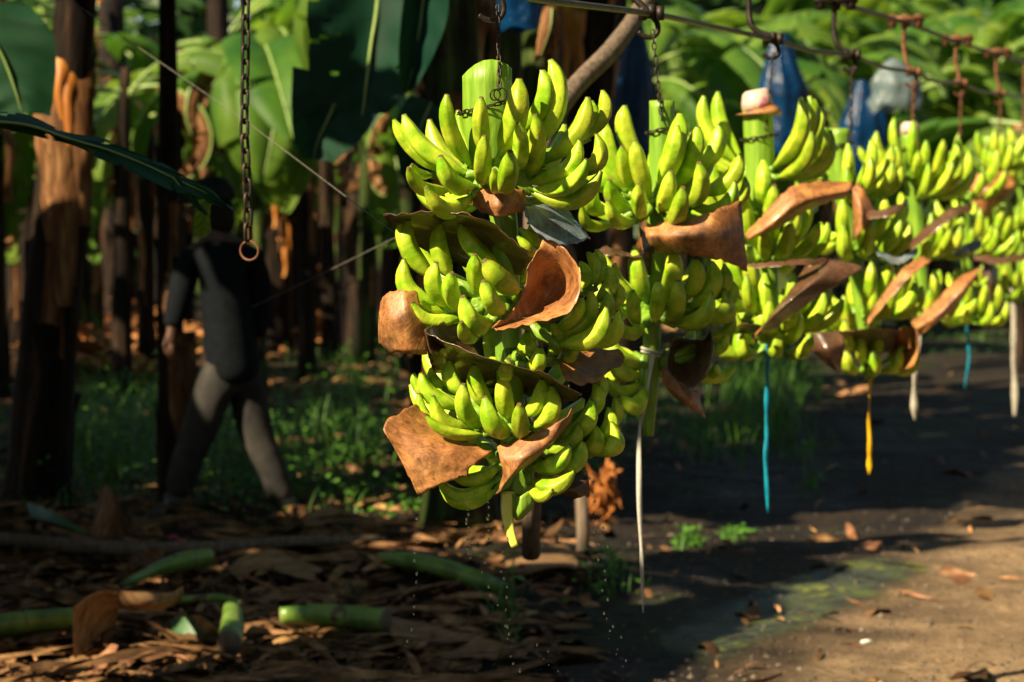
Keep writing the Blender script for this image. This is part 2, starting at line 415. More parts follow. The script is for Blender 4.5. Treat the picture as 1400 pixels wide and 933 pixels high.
BM = {k: [banana_mesh(k, 10 * i + j) for j in range(3)] for i, k in enumerate(KS)}
RB = random.Random(5)
def put_banana(base, tip, bulge, width, parent, kurv=None):
    z = tip - base; L = z.length; z.normalize()
    x = bulge - z * bulge.dot(z)
    if x.length < 1e-3: x = Vector((0, -1, 0)) - z * z.y * -1
    x.normalize(); y = z.cross(x)
    k = kurv if kurv is not None else RB.choice([.07, .12, .12, .17])
    k = min(KS, key=lambda q: abs(q - k))
    sx = width * 4.4
    R = Matrix(((x.x * sx, y.x * sx, z.x * L), (x.y * sx, y.y * sx, z.y * L), (x.z * sx, y.z * sx, z.z * L))).to_4x4()
    return inst('banana', RB.choice(BM[k]), Matrix.Translation(base) @ R, parent)

class Bunch:
    def __init__(s, D, stalk, label, dome=0.0):
        """stalk: list of (px,py,radius m) from top down"""
        s.D = D; s.sp = [P(x, y, D) for x, y, r in stalk]; s.st = stalk; s.dome = dome
        s.root = root('banana_bunch', s.sp[0], label, 'banana bunch', 'banana bunches hanging in a row from the overhead cable')
        m = MB(); pts = crom(s.sp, 6); rr = crom([Vector((r, 0, 0)) for _, _, r in stalk], 6)
        m.tube(pts, [v.x for v in rr], 18, 0, True, 1, ridge=.045, nr=6)
        for i_ in range(18): v_ = m.v[i_]; u_ = (v_[0] - s.sp[0].x) / stalk[0][2] - .15; m.v[i_] = (v_[0], v_[1], v_[2] + dome * (1 - u_ * u_))
        s.stalk = m.build('stalk', ['stalk', 'cut'], s.root, loc=s.sp[0])
    def axis(s, z):
        p = s.sp
        for a, b in zip(p, p[1:]):
            if a.z >= z >= b.z:
                t = (a.z - z) / (a.z - b.z + 1e-9); return a.lerp(b, t)
        return (p[0] if z > p[0].z else p[-1]).copy()
    def hand_mesh(s, bases, zc):
        """crown pad with a pedicel to every finger"""
        m = MB(); ax = s.axis(zc)
        for b in bases:
            out = Vector((b.x - ax.x, b.y - ax.y, 0)); L = out.length; out.normalize()
            r0 = ax + out * .018 + Vector((0, 0, .012)); mid = r0.lerp(b, .55) + Vector((0, 0, -.006))
            if (b - r0).length < .012: b = r0 + out * .02
            m.tube([r0, mid, b + (b - mid).normalized() * .006], [.017, .0115, .0062], 7)
        h = m.build('hand', 'stalk', s.root, loc=s.sp[0]); WL[h.name] = s.sp[0]
        return h
    def hand_px(s, fingers, org, sc, Rt=.18, Rb=.07, flip=1, wmul=1.0, order=True, dd=0.0):
        """fingers: (tipx,tipy,basex,basey,width[,kurv[,depthoffset]]) in crop pixels"""
        k = spx(s.D); L = []
        ys = [f[1] for f in fingers]; y0, y1 = min(ys), max(ys)
        for f in fingers:
            tx, ty = org[0] + f[0] / sc, org[1] + f[1] / sc; bx, by = org[0] + f[2] / sc, org[1] + f[3] / sc
            q = (f[1] - y0) / max(y1 - y0, 1) if order else .6
            zt = P(tx, ty, s.D).z; zb = P(bx, by, s.D).z
            at = s.axis(zt); ab = s.axis(zb)
            Rti = Rt * (.45 + .55 * q); Rbi = Rb * (.55 + .45 * q)
            dt = P(tx, ty, s.D).x - at.x; db = P(bx, by, s.D).x - ab.x
            ex = f[6] if len(f) > 6 else 0
            ot = flip * sqrt(max(Rti ** 2 - dt ** 2 * .8, (.02 + .03 * q) ** 2)) + ex + dd
            ob = flip * sqrt(max(Rbi ** 2 - db ** 2, .015 ** 2)) + ex * .7 + dd
            tip = P(tx, ty, s.D - ot); base = P(bx, by, s.D - ob)
            w = f[4] / sc / k * wmul * (1.06 if f[1] < f[3] - 120 or order is None else .96)
            L.append((base, tip, w, f[5] if len(f) > 5 else None))
        zc = sum(b.z for b, _, _, _ in L) / len(L); h = s.hand_mesh([b for b, _, _, _ in L], zc); ax = s.axis(zc)
        for base, tip, w, kv in L:
            mid = (base + tip) * .5; out = Vector((mid.x - ax.x, mid.y - ax.y, 0)).normalized()
            put_banana(base, tip, out + Vector((0, 0, -.75)), w, h, kv)
        return h
    def hand(s, px, py, yaw, n=(8, 7), length=.19, el=(48, 66), spread=75, w=.036, off=.055, seed=0, droop=0):
        """procedural hand facing yaw (0 = camera, 90 = right), crown near pixel (px,py)"""
        rnd = random.Random(seed * 7 + int(px + py)); c = P(px, py, s.D); ax = s.axis(c.z); L = []
        for row in (0, 1):
            nn = n[row]
            for i in range(nn):
                u = (i + .5) / nn * 2 - 1 if nn > 1 else 0
                a = radians(yaw + u * spread + rnd.uniform(-4, 4)); o = Vector((sin(a), -cos(a), 0))
                ro = off + (.018 if row == 0 else .002)
                b = Vector((ax.x, ax.y, c.z)) + o * ro + Vector((0, 0, (.0 if row == 0 else .03) + .02 * (1 - u * u) * 0 - abs(u) * .01))
                e = radians(el[row] + rnd.uniform(-7, 7) - abs(u) * 12 - droop)
                ll = length * (rnd.uniform(.86, 1.02) if row == 0 else rnd.uniform(.95, 1.12))
                t = b + o * cos(e) * ll + Vector((0, 0, sin(e) * ll)) + Vector((rnd.uniform(-.008, .008), rnd.uniform(-.008, .008), 0))
                L.append((b, t, w * rnd.uniform(.9, 1.08), o))
        h = s.hand_mesh([b for b, *_ in L], c.z)
        for b, t, w_, o in L: put_banana(b, t, o + Vector((0, 0, -.8)), w_, h, rnd.choice([.12, .17, .17, .23]))
        return h

# --- front bunch
B1 = Bunch(4.4, [(666, 100, .046), (668, 180, .045), (678, 250, .032), (690, 310, .025), (694, 450, .025), (702, 600, .025), (708, 683, .026)],
           'nearest banana bunch, in sharp focus, with water dripping from its hands and brown sheets', dome=.022)
B1.hand_px([(115, 415, 365, 705, 78, .07), (170, 390, 520, 715, 105, .12), (195, 680, 430, 800, 85, .17), (215, 660, 330, 720, 60, .12, -.04),
            (290, 785, 545, 830, 105, .23), (370, 615, 560, 780, 100, .17), (405, 280, 540, 675, 95, .12, -.02), (592, 295, 605, 610, 88, .07),
            (610, 505, 600, 775, 92, .12), (800, 195, 690, 620, 128, .12), (925, 145, 830, 470, 112, .12), (970, 90, 920, 560, 112, .12, .01),
            (795, 435, 790, 690, 88, .12), (750, 590, 705, 800, 108, .12, .03), (885, 390, 850, 735, 90, .12), (1175, 295, 925, 660, 108, .12),
            (1196, 312, 1110, 560, 65, .12, -.03), (1255, 255, 1170, 520, 84, .12, -.03), (1132, 530, 850, 760, 105, .17), (1222, 495, 1100, 730, 92, .17),
            (1168, 635, 870, 800, 92, .17), (1245, 700, 850, 810, 112, .23, -.03), (665, 690, 680, 790, 80, .12, -.02)], (510, 60), 4.0, Rt=.20, Rb=.075)
B1.hand(690, 268, 180, (6, 5), .17, el=(25, 45), seed=1, spread=50)
O2 = (510, 270)
B1.hand_px([(140, 150, 310, 450, 75, .07), (192, 130, 340, 450, 108, .12), (170, 340, 385, 610, 105, .17), (158, 440, 410, 630, 75, .17), (208, 575, 490, 650, 105, .17),
            (365, 145, 430, 450, 100, .07), (345, 358, 430, 610, 100, .12), (430, 415, 475, 620, 96, .07), (475, 150, 700, 400, 100, .07, -.01),
            (556, 315, 600, 550, 90, .07), (610, 348, 800, 520, 118, .07, .03), (603, 460, 720, 625, 98, .12, .02), (490, 545, 650, 680, 112, .17, .03),
            (484, 682, 570, 760, 84, .12, .03)], O2, 4.0, Rt=.19, Rb=.085)
B1.hand_px([(1130, 350, 1130, 520, 65, .12, -.04), (1172, 300, 1180, 500, 70, .12, -.05), (1218, 285, 1210, 500, 66, .12, -.06), (1285, 375, 1215, 580, 88, .12, -.02),
            (1190, 510, 1005, 770, 92, .17), (1282, 500, 1080, 780, 88, .17, -.01), (1328, 460, 1270, 620, 80, .12, -.04), (1278, 605, 1015, 810, 104, .17, .03),
            (1338, 625, 1150, 810, 92, .17, 0), (1140, 545, 990, 730, 74, .12, -.02)], O2, 4.0, Rt=.18, Rb=.10)
B1.hand_px([(800, 170, 930, 290, 66, .17), (790, 215, 890, 320, 60, .17), (845, 140, 960, 260, 60, .17)], O2, 4.0, Rt=.09, Rb=.07, dd=-.02)
B1.hand_px([(842, 735, 805, 860, 100, .12), (912, 820, 850, 930, 100, .12), (978, 690, 960, 880, 92, .12), (740, 885, 720, 960, 90, .12), (1100, 800, 1010, 900, 70, .12, -.03)], O2, 4.0, Rt=.14, Rb=.09)
B1.hand(690, 415, 190, (6, 5), .16, el=(20, 40), seed=2, spread=50)
O3 = (510, 470); K3 = 3.217
B1.hand_px([(178, 130, 250, 250, 50, .07, -.03), (210, 130, 385, 285, 74, .12), (253, 108, 320, 200, 52, .07, -.04), (335, 75, 405, 235, 76, .07, -.02),
            (203, 222, 370, 385, 70, .17), (265, 232, 450, 375, 74, .17), (235, 320, 490, 398, 56, .17), (397, 180, 480, 375, 78, .12, .01), (445, 95, 525, 300, 80, .07, -.02),
            (491, 237, 605, 390, 88, .17, .01), (572, 140, 595, 335, 78, .07), (643, 268, 650, 418, 74, .07, .02), (745, 158, 670, 320, 78, .12), (787, 187, 705, 372, 80, .17)],
           O3, K3, Rt=.18, Rb=.085)
B1.hand_px([(983, 122, 945, 290, 66, .12, -.04), (973, 175, 935, 340, 64, .12, -.02), (958, 248, 825, 420, 84, .12), (907, 352, 765, 480, 74, .12), (867, 450, 690, 550, 86, .12, .01),
            (925, 432, 780, 570, 76, .12), (975, 360, 900, 500, 78, .12, -.01), (885, 565, 690, 600, 80, .17, .02), (1035, 280, 960, 450, 76, .12, -.03), (1062, 240, 1010, 400, 60, .12, -.05),
            (1050, 345, 950, 490, 84, .17, -.02), (790, 645, 690, 610, 60, .17)], O3, K3, Rt=.17, Rb=.10)
B1.hand_px([(285, 600, 545, 600, 80, .23, .03), (350, 585, 560, 545, 66, .12, .04), (300, 640, 550, 640, 70, .23, 0)], O3, K3, Rt=.12, Rb=.06)
B1.hand(702, 560, 190, (6, 5), .18, el=(20, 40), seed=3, spread=50); B1.hand(704, 640, 180, (4, 3), .13, el=(15, 30), seed=4, spread=45)
# peeled strip under the cut stalk end
m = MB(); pts = [P(694, 672, 4.372), P(693, 700, 4.366), P(697, 725, 4.362), P(704, 748, 4.358)]
m.tube(crom(pts, 5), [.013 * (1 - .45 * i / 15) for i in range(16)], 8, squash=.3, ref=(0, 1, 0)); 
MT['peel'] = simple('peeled_stalk', [(.3, (.52, .56, .06)), (.7, (.78, .74, .18))], 14, .4, .3)
o = m.build('peeled_strip', 'peel', B1.root, loc=pts[0])
sheet('stalk_flap', [[(700, 674, .03), (712, 680, .04), (725, 672, .03)], [(700, 695, .03), (712, 700, .045), (727, 690, .03)], [(700, 705, .02), (708, 712, .03), (720, 702, .02)]], 4.4, None, 'peel', 'stalk', parent=B1.root)
m = MB(); z_ = P(708, 683, 4.4); m.tube([z_ + Vector((0, 0, .012)), z_ + Vector((0, 0, .0)), z_ - Vector((0, 0, .006))], [.0275, .029, .026], 18, ridge=.05, nr=4); m.build('dried_rim', 'sheet', B1.root, loc=z_)

# --- second bunch
B2 = Bunch(5.6, [(905, 138, .030), (905, 200, .030), (900, 300, .027), (892, 430, .022), (890, 520, .019), (886, 596, .013)],
           'second banana bunch, pale in full sun, tied below with a long white ribbon')
B2.hand_px([(205, 210, 330, 610, 118, .07), (300, 340, 370, 610, 84, .07, .02), (315, 105, 410, 440, 110, .07, -.03), (375, 310, 460, 650, 102, .07, .02), (115, 420, 290, 600, 118, .07, -.02),
            (145, 560, 220, 710, 92, .17), (225, 535, 355, 700, 92, .12, .02), (90, 620, 220, 725, 66, .17), (68, 690, 250, 790, 74, .23), (215, 655, 380, 775, 90, .17, .03),
            (400, 560, 415, 760, 88, .07, .03), (635, 155, 500, 600, 122, .12, -.01), (618, 222, 520, 570, 100, .12, .02), (738, 230, 610, 590, 112, .07), (582, 485, 520, 715, 96, .12, .03),
            (652, 580, 575, 790, 104, .12, .05), (745, 437, 690, 690, 102, .12, .02), (860, 222, 740, 490, 104, .07, -.02), (988, 388, 750, 630, 104, .12), (955, 548, 690, 725, 112, .17, .02),
            (1012, 522, 860, 710, 70, .17, -.02)], (780, 120), 4.24, Rt=.19, Rb=.07)
B2.hand(900, 290, 180, (6, 5), .18, el=(25, 45), seed=11, spread=55)
O5 = (780, 320); K5 = 3.332
B2.hand_px([(295, 75, 350, 320, 82, .07), (200, 135, 310, 300, 78, .12, -.02), (285, 260, 305, 425, 66, .07, .01), (400, 215, 385, 405, 68, .07, .02), (470, 75, 430, 325, 86, .07), (490, 215, 445, 400, 78, .12, .02),
            (570, 115, 520, 305, 80, .07), (645, 125, 545, 340, 88, .12), (700, 140, 620, 310, 72, .12, -.02), (645, 270, 465, 415, 80, .17, .02), (702, 255, 580, 405, 78, .17),
            (722, 205, 680, 350, 64, .12, -.03), (715, 300, 650, 410, 60, .17, -.02), (190, 290, 270, 370, 60, .12, -.03), (205, 400, 340, 415, 66, .17)], O5, K5, Rt=.19, Rb=.08)
B2.hand_px([(745, 370, 600, 480, 76, .12), (715, 450, 590, 540, 70, .12), (665, 590, 600, 640, 56, .12), (175, 462, 350, 610, 92, .12), (190, 560, 330, 650, 80, .12), (165, 660, 320, 680, 80, .17),
            (220, 740, 345, 700, 90, .17)], O5, K5, Rt=.16, Rb=.07, dd=-.03)
B2.hand(893, 420, 190, (6, 5), .17, el=(20, 40), seed=12, spread=55); B2.hand(890, 500, 165, (5, 4), .16, el=(5, 25), seed=13, spread=70)

# --- the bunches beyond, hand by hand
def bunch(D, stalk, label, hands, el=(46, 66)):
    b = Bunch(D, stalk, label)
    for i, h in enumerate(hands):
        px, py, yaw = h[:3]; n = h[3] if len(h) > 3 else (7, 6); ln = h[4] if len(h) > 4 else .18; spread = h[5] if len(h) > 5 else 70
        b.hand(px, py, yaw, (max(3, round(n[0] * .74)), max(3, round(n[1] * .66))) if abs(yaw) < 150 else (3, 3), (ln if abs(yaw) < 150 else .13) * 1.0, el if abs(yaw) < 150 else (10, 30), spread if abs(yaw) < 150 else 45, seed=i + int(D * 10), w=.045)
    return b
B3 = bunch(6.9, [(1036, 148, .044), (1038, 200, .044), (1042, 290, .040), (1050, 380, .03), (1056, 465, .022)],
           'third banana bunch, its thick stalk capped with pale plastic and ringed by a chain',
           [(1075, 240, 70, (6, 6), .2, 48), (1020, 292, -35, (5, 4), .15, 50), (1010, 238, -120, (6, 5), .2, 45), (1082, 352, 12, (7, 6), .17, 58), (1045, 420, -60, (6, 5), .17, 50),
            (1088, 450, 30, (6, 6), .16, 55), (1055, 482, -20, (6, 4), .13, 70), (1055, 350, 180), (1055, 440, 190, (6, 5))])
B4 = bunch(7.95, [(1147, 176, .036), (1148, 230, .036), (1160, 300, .032), (1178, 420, .025), (1188, 520, .016)],
           'fourth banana bunch, flat white cut stalk end and a yellow ribbon below',
           [(1160, 245, 200, (5, 5), .17), (1214, 268, 35, (6, 5), .17, 55), (1208, 348, 25, (6, 6), .18, 58), (1225, 432, 40, (6, 6), .17, 55),
            (1130, 470, -60, (5, 3), .17, 45), (1190, 505, 15, (6, 5), .13, 60), (1165, 330, 180), (1180, 430, 185, (6, 5))])
B5 = bunch(9.3, [(1244, 180, .036), (1246, 240, .034), (1256, 330, .03), (1266, 450, .02)],
           'fifth banana bunch, rounded pinkish stalk end showing between the hands',
           [(1248, 240, -40, (5, 5), .18, 50), (1292, 268, 45, (6, 6), .2, 50), (1305, 350, 40, (6, 5), .18, 55), (1275, 430, 10, (6, 5), .17, 58),
            (1258, 300, 185, (6, 5)), (1266, 400, 180, (6, 5))])
B6 = bunch(10.8, [(1314, 200, .032), (1316, 260, .03), (1322, 350, .026), (1326, 440, .018)],
           'sixth banana bunch, half hidden between its neighbours, thin blue string below',
           [(1318, 270, 0, (6, 5), .19), (1322, 345, 10, (6, 5), .19), (1315, 440, 0, (6, 6), .18, 60), (1318, 300, 185, (5, 5)), (1322, 400, 170, (5, 5))])
B7 = bunch(12.5, [(1352, 186, .038), (1356, 240, .036), (1364, 320, .03), (1370, 410, .02)],
           'seventh banana bunch, short green stalk stub above spread hands',
           [(1340, 236, -40, (5, 5), .19), (1372, 232, 40, (5, 5), .19), (1372, 330, 20, (6, 5), .19), (1362, 345, -40, (6, 5), .18), (1372, 410, 0, (6, 5), .18), (1360, 280, 180, (6, 5))])
B8 = bunch(14.4, [(1392, 190, .03), (1394, 260, .03), (1396, 330, .03), (1396, 400, .02)],
           'farthest banana bunch, cut by the right edge of the photo',
           [(1392, 250, 0, (6, 6), .2), (1392, 320, 0, (6, 5), .2), (1394, 396, 0, (6, 5), .19), (1394, 300, 180, (6, 5))])

# plastic cap on the third stalk
cp = root('stalk_cap', P(1035, 150, 6.9), 'pale pink and cream plastic cap with rust brown rim on the third stalk', 'cap')
m = MB(); k3 = spx(6.9)
m.tube([P(1036, 150, 6.9), P(1035, 140, 6.9), P(1034, 128, 6.9), P(1033, 123, 6.9)], [.046, .045, .040, .030], 16)
m.build('crown', 'pink', cp, loc=P(1035, 150, 6.9))
m = MB(); m.tube([P(1037, 157, 6.9), P(1037, 153, 6.9), P(1036, 149, 6.9)], [.066, .062, .048], 18, ridge=.05, nr=3); m.build('rim', 'sheet', cp, loc=P(1035, 150, 6.9))
m = MB(); m.tube([P(1244, 184, 9.3), P(1244, 172, 9.3), P(1244, 167, 9.3)], [.038, .036, .024], 14); 
tag(m.build('stalk_cap', 'pink', loc=P(1244, 180, 9.3)), 'small pinkish rounded cap on the fifth stalk', 'cap')

# ------------------------------------------------------------------ brown packing sheets
SH = sheet
SH('packing_sheet', [[(648, 262, .05), (682, 255, .09), (716, 262, .05)], [(645, 280, .055), (682, 282, .10), (720, 280, .055)], [(652, 290, .05), (682, 296, .09), (716, 290, .05)]], 4.4,
   'small brown collar sheet under the top hand of the nearest bunch', seed=1)
SH('packing_sheet', [[(524, 293, .06), (585, 290, .12), (640, 292, .15), (685, 315, .13), (722, 345, .12)],
                     [(530, 303, .00), (590, 310, -.03), (650, 325, -.02), (690, 348, .02), (724, 360, .08)],
                     [(560, 330, -.05), (600, 350, -.06), (650, 370, -.05), (690, 378, -.02), (716, 374, .05)]], 4.4,
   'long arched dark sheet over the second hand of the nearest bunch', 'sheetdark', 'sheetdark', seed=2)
SH('packing_sheet', [[(714, 281, .06), (745, 281, .03), (774, 284, -.02)], [(722, 300, .09), (758, 302, .06), (792, 306, .0)], [(738, 322, .10), (774, 336, .09), (808, 326, .03)]], 4.4,
   'wet sheet with blue sky reflection in its colour, jutting right below the top hand of the nearest bunch', 'sheetblue', 'sheetblue', seed=3)
SH('packing_sheet', [[(745, 320, .07), (775, 342, .10), (793, 370, .11), (795, 395, .12), (780, 425, .13), (735, 441, .14), (700, 449, .15), (678, 454, .16)],
                     [(738, 336, .09), (762, 355, .07), (772, 380, .05), (772, 402, .06), (756, 422, .09), (722, 437, .12), (694, 446, .14), (676, 451, .155)],
                     [(729, 352, .11), (742, 370, .06), (748, 392, .03), (744, 410, .03), (730, 426, .07), (706, 438, .11), (688, 446, .13), (674, 449, .15)],
                     [(722, 368, .12), (721, 385, .10), (716, 400, .09), (708, 415, .10), (698, 428, .12), (686, 438, .14), (680, 444, .15), (672, 448, .155)]], 4.4,
   'big curled rust brown sheet opening like a horn mid-way down the nearest bunch', 'sheet', 'sheet', seed=4, warp=.003)
SH('packing_sheet', [[(519, 412, .02), (527, 402, .04), (552, 395, .06), (570, 402, .05)], [(518, 440, .04), (535, 436, .07), (556, 432, .08), (580, 440, .06)], [(518, 470, .03), (535, 482, .05), (560, 483, .06), (584, 482, .05)]], 4.4,
   'reddish square sheet sticking out left of the nearest bunch', 'sheetdark', 'sheet', seed=5, warp=.005, soft_=.3)
SH('packing_sheet', [[(580, 452, .13), (635, 478, .17), (690, 495, .18), (745, 512, .17), (796, 540, .14)],
                     [(584, 475, .03), (632, 492, .02), (690, 508, .02), (742, 525, .05), (786, 548, .08)],
                     [(590, 505, -.03), (635, 522, -.05), (690, 535, -.05), (735, 542, -.02), (765, 552, .03)]], 4.4,
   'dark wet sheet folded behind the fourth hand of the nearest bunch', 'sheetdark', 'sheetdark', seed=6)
SH('packing_sheet', [[(582, 450, .12), (600, 443, .06), (625, 446, .02), (640, 458, .0)], [(585, 470, .12), (602, 462, .06), (628, 462, .02), (648, 474, .0)], [(590, 484, .12), (606, 478, .08), (630, 480, .04), (655, 486, .02)]], 4.4,
   'small dark fold of sheet under the second hand of the nearest bunch', 'sheetdark', 'sheetdark', seed=7)
SH('packing_sheet', [[(770, 474, -.02), (810, 474, -.06), (845, 478, -.05), (855, 488, -.04)], [(765, 500, .02), (800, 496, -.02), (835, 498, -.02), (850, 497, -.02)], [(775, 524, .06), (798, 525, .05), (815, 522, .03), (828, 510, .0)]], 4.4,
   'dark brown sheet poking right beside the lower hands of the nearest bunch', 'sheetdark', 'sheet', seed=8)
SH('packing_sheet', [[(568, 552, .05), (580, 563, .04), (600, 580, .05), (640, 605, .07), (674, 618, .09)],
                     [(531, 573, .10), (556, 588, .105), (590, 603, .11), (625, 616, .11), (660, 628, .10)],
                     [(524, 586, .12), (545, 612, .125), (585, 628, .13), (617, 632, .12), (648, 637, .11)],
                     [(540, 615, .13), (560, 642, .14), (588, 650, .135), (612, 646, .12), (641, 644, .11)],
                     [(571, 676, .135), (580, 672, .14), (598, 664, .135), (620, 655, .12), (640, 650, .11)]], 4.4,
   'broad leathery rust sheet with a pointed lower corner, bottom left of the nearest bunch', 'sheet', 'sheet', seed=9, warp=.003, soft_=.3)
SH('packing_sheet', [[(680, 611, .12), (720, 598, .13), (765, 576, .13), (785, 555, .11)], [(684, 628, .14), (716, 625, .16), (752, 606, .14), (776, 582, .10)], [(687, 652, .13), (702, 648, .15), (728, 630, .13), (760, 602, .08)], [(676, 679, .10), (686, 668, .12), (702, 648, .11), (726, 628, .08)]], 4.4,
   'twisted rust sheet wrapped round the lowest hand of the nearest bunch', 'sheet', 'sheet', seed=10)
SH('packing_sheet', [[(757, 670, -.03), (778, 658, -.02), (800, 640, -.04)], [(768, 676, -.01), (785, 668, .0), (804, 655, -.02)], [(775, 680, -.02), (792, 680, -.01), (806, 680, -.03)]], 4.4,
   'thin glossy dark scrap of sheet at the bottom right of the nearest bunch', 'sheetdark', 'sheetdark', seed=11)
D2 = 5.6
SH('packing_sheet', [[(882, 310, .10), (930, 302, .16), (975, 290, .16), (1013, 274, .10)], [(884, 325, .13), (930, 324, .19), (975, 322, .19), (1018, 320, .12)], [(900, 345, .10), (940, 348, .16), (985, 356, .16), (1021, 372, .10)]], D2,
   'wide rust sheet folded under the top hand of the second bunch', 'sheet', 'sheet', seed=12)
SH('packing_sheet', [[(875, 312, .05), (895, 325, .02), (935, 330, -.02)], [(878, 345, .05), (898, 352, .0), (930, 350, -.04)], [(870, 372, .06), (900, 378, .0), (925, 372, -.04)]], D2,
   'brown sheet standing behind the middle hand of the second bunch', 'sheet', 'sheetdark', seed=13)
SH('packing_sheet', [[(806, 350, .05), (830, 338, .08), (862, 345, .06), (895, 338, .06)], [(812, 352, .09), (832, 350, .12), (862, 352, .10), (895, 345, .09)]], D2,
   'thin dry brown strip of sheet left of the second bunch', 'sheet', 'sheetdark', seed=14)
SH('packing_sheet', [[(918, 458, .03), (940, 462, .10), (962, 464, .10), (972, 442, .05)], [(914, 482, .03), (930, 470, .0), (955, 470, .0), (975, 470, .10)], [(912, 505, .05), (926, 495, .0), (948, 498, .0), (972, 495, .11)], [(925, 522, .08), (936, 528, .08), (945, 534, .08), (965, 515, .10)]], D2,
   'dark funnel shaped sheet with sky sheen coloured into its edge, right of the second stalk', 'sheetblue', 'sheetdark', seed=15, warp=.003)
SH('packing_sheet', [[(903, 500, .03), (925, 518, .06), (940, 530, .06), (955, 535, .04)], [(906, 520, .04), (930, 540, .07), (948, 552, .07), (960, 560, .05)], [(912, 530, .04), (932, 550, .06), (950, 562, .06), (966, 572, .05)]], D2,
   'pointed black sheet tail hanging below the funnel of the second bunch', 'sheetdark', 'sheet', seed=16)
D3 = 6.9
SH('packing_sheet', [[(1018, 320, .12), (1045, 292, .16), (1078, 258, .16), (1120, 248, .12), (1168, 250, .08)], [(1024, 326, .17), (1055, 308, .20), (1088, 280, .20), (1128, 268, .17), (1164, 262, .12)], [(1040, 322, .1), (1066, 312, .12), (1100, 290, .12), (1130, 278, .1), (1155, 270, .06)]], D3,
   'arched brown sheet between the first and second hands of the third bunch', 'sheet', 'sheet', seed=17)
SH('packing_sheet', [[(1018, 362, .14), (1060, 358, .18), (1110, 354, .18), (1135, 354, .15)], [(1030, 368, .17), (1065, 364, .2), (1105, 362, .2), (1130, 360, .17)]], D3,
   'narrow brown sheet edge below the wide hand of the third bunch', 'sheet', 'sheetdark', seed=18)
SH('packing_sheet', [[(1100, 365, .12), (1140, 355, .16), (1183, 366, .18)], [(1085, 392, .16), (1120, 378, .2), (1150, 388, .18)], [(1062, 420, .18), (1088, 405, .22), (1110, 410, .16)], [(1040, 448, .16), (1058, 432, .2), (1075, 440, .14)], [(1028, 470, .14), (1034, 456, .16), (1042, 458, .12)]], D3,
   'twisting rust sheet running diagonally across the third bunch', 'sheet', 'sheetdark', seed=19)
SH('packing_sheet', [[(1000, 448, .1), (1022, 442, .14), (1045, 446, .12)], [(1002, 456, .08), (1024, 455, .06), (1048, 458, .08)]], D3,
   'black wet sheet edge at the lower left of the third bunch', 'sheetdark', 'sheetdark', seed=20)
D4 = 7.95
SH('packing_sheet', [[(1160, 245, .1), (1180, 258, .14), (1196, 285, .14), (1204, 292, .1)], [(1166, 262, .14), (1176, 285, .18), (1180, 300, .18), (1190, 305, .12)], [(1165, 330, .12), (1170, 325, .16), (1180, 315, .18), (1190, 318, .12)]], D4,
   'hooked brown sheet beside the white cut end of the fourth stalk', 'sheet', 'sheet', seed=21)
SH('packing_sheet', [[(1184, 290, .16), (1215, 285, .2), (1240, 275, .16)], [(1186, 300, .2), (1215, 296, .24), (1238, 284, .18)]], D4,
   'thin brown sheet edge over the middle hand of the fourth bunch', 'sheet', 'sheetdark', seed=22)
SH('packing_sheet', [[(1180, 445, .16), (1206, 405, .2), (1234, 368, .2), (1262, 350, .16)], [(1186, 446, .2), (1214, 412, .24), (1244, 380, .24), (1274, 356, .18)]], D4,
   'long slanting brown sheet across the lower half of the fourth bunch', 'sheet', 'sheet', seed=23)
SH('packing_sheet', [[(1098, 462, .14), (1120, 454, .18), (1150, 452, .16)], [(1112, 480, .16), (1130, 478, .22), (1156, 468, .2)], [(1128, 495, .14), (1140, 498, .18), (1152, 490, .18)], [(1142, 508, .12), (1147, 512, .12), (1150, 510, .12)]], D4,
   'dark wet cone of sheet at the lower left of the fourth bunch', 'sheetblue', 'sheetdark', seed=24)
SH('packing_sheet', [[(1150, 452, .15), (1190, 450, .18), (1230, 450, .16)], [(1152, 466, .08), (1190, 466, .04), (1228, 468, .06)], [(1160, 475, .0), (1190, 480, -.02), (1225, 485, .0)]], D4,
   'brown band of sheet behind the lowest hand of the fourth bunch', 'sheet', 'sheetdark', seed=25)
SH('packing_sheet', [[(1222, 455, .1), (1240, 448, .14), (1256, 455, .16)], [(1220, 478, .02), (1236, 475, .02), (1256, 478, .14)], [(1220, 500, .06), (1236, 506, .08), (1250, 500, .12)]], D4,
   'dark scoop of sheet at the lower right of the fourth bunch', 'sheetdark', 'sheet', seed=26)
SH('packing_sheet', [[(1195, 340, .1), (1225, 352, .12), (1255, 338, .1)], [(1200, 350, .14), (1228, 362, .16), (1255, 348, .13)]], D4,
   'sheet corner coloured with a grey sky sheen under the middle hand of the fourth bunch', 'sheetblue', 'sheetblue', seed=27)
D5 = 9.3
SH('packing_sheet', [[(1240, 335, .14), (1268, 308, .2), (1300, 285, .2), (1328, 278, .14)], [(1246, 342, .2), (1276, 318, .26), (1306, 296, .26), (1330, 288, .18)]], D5,
   'slanting brown sheet across the middle of the fifth bunch', 'sheet', 'sheetdark', seed=28)
SH('packing_sheet', [[(1246, 442, .1), (1280, 410, .14), (1310, 380, .14), (1336, 364, .1)], [(1252, 450, .16), (1290, 424, .2), (1318, 396, .2), (1338, 372, .16)], [(1252, 462, .12), (1268, 452, .16), (1290, 436, .12), (1310, 420, .1)]], D5,
   'long twisted brown sheet under the fifth bunch', 'sheet', 'sheet', seed=29)
SH('packing_sheet', [[(1302, 345, .1), (1322, 332, .14), (1340, 328, .1)], [(1308, 352, .14), (1324, 346, .18), (1342, 338, .12)]], D5,
   'small sheet corner coloured with a sky sheen right of the fifth bunch', 'sheetblue', 'sheetblue', seed=30)
D7 = 12.5
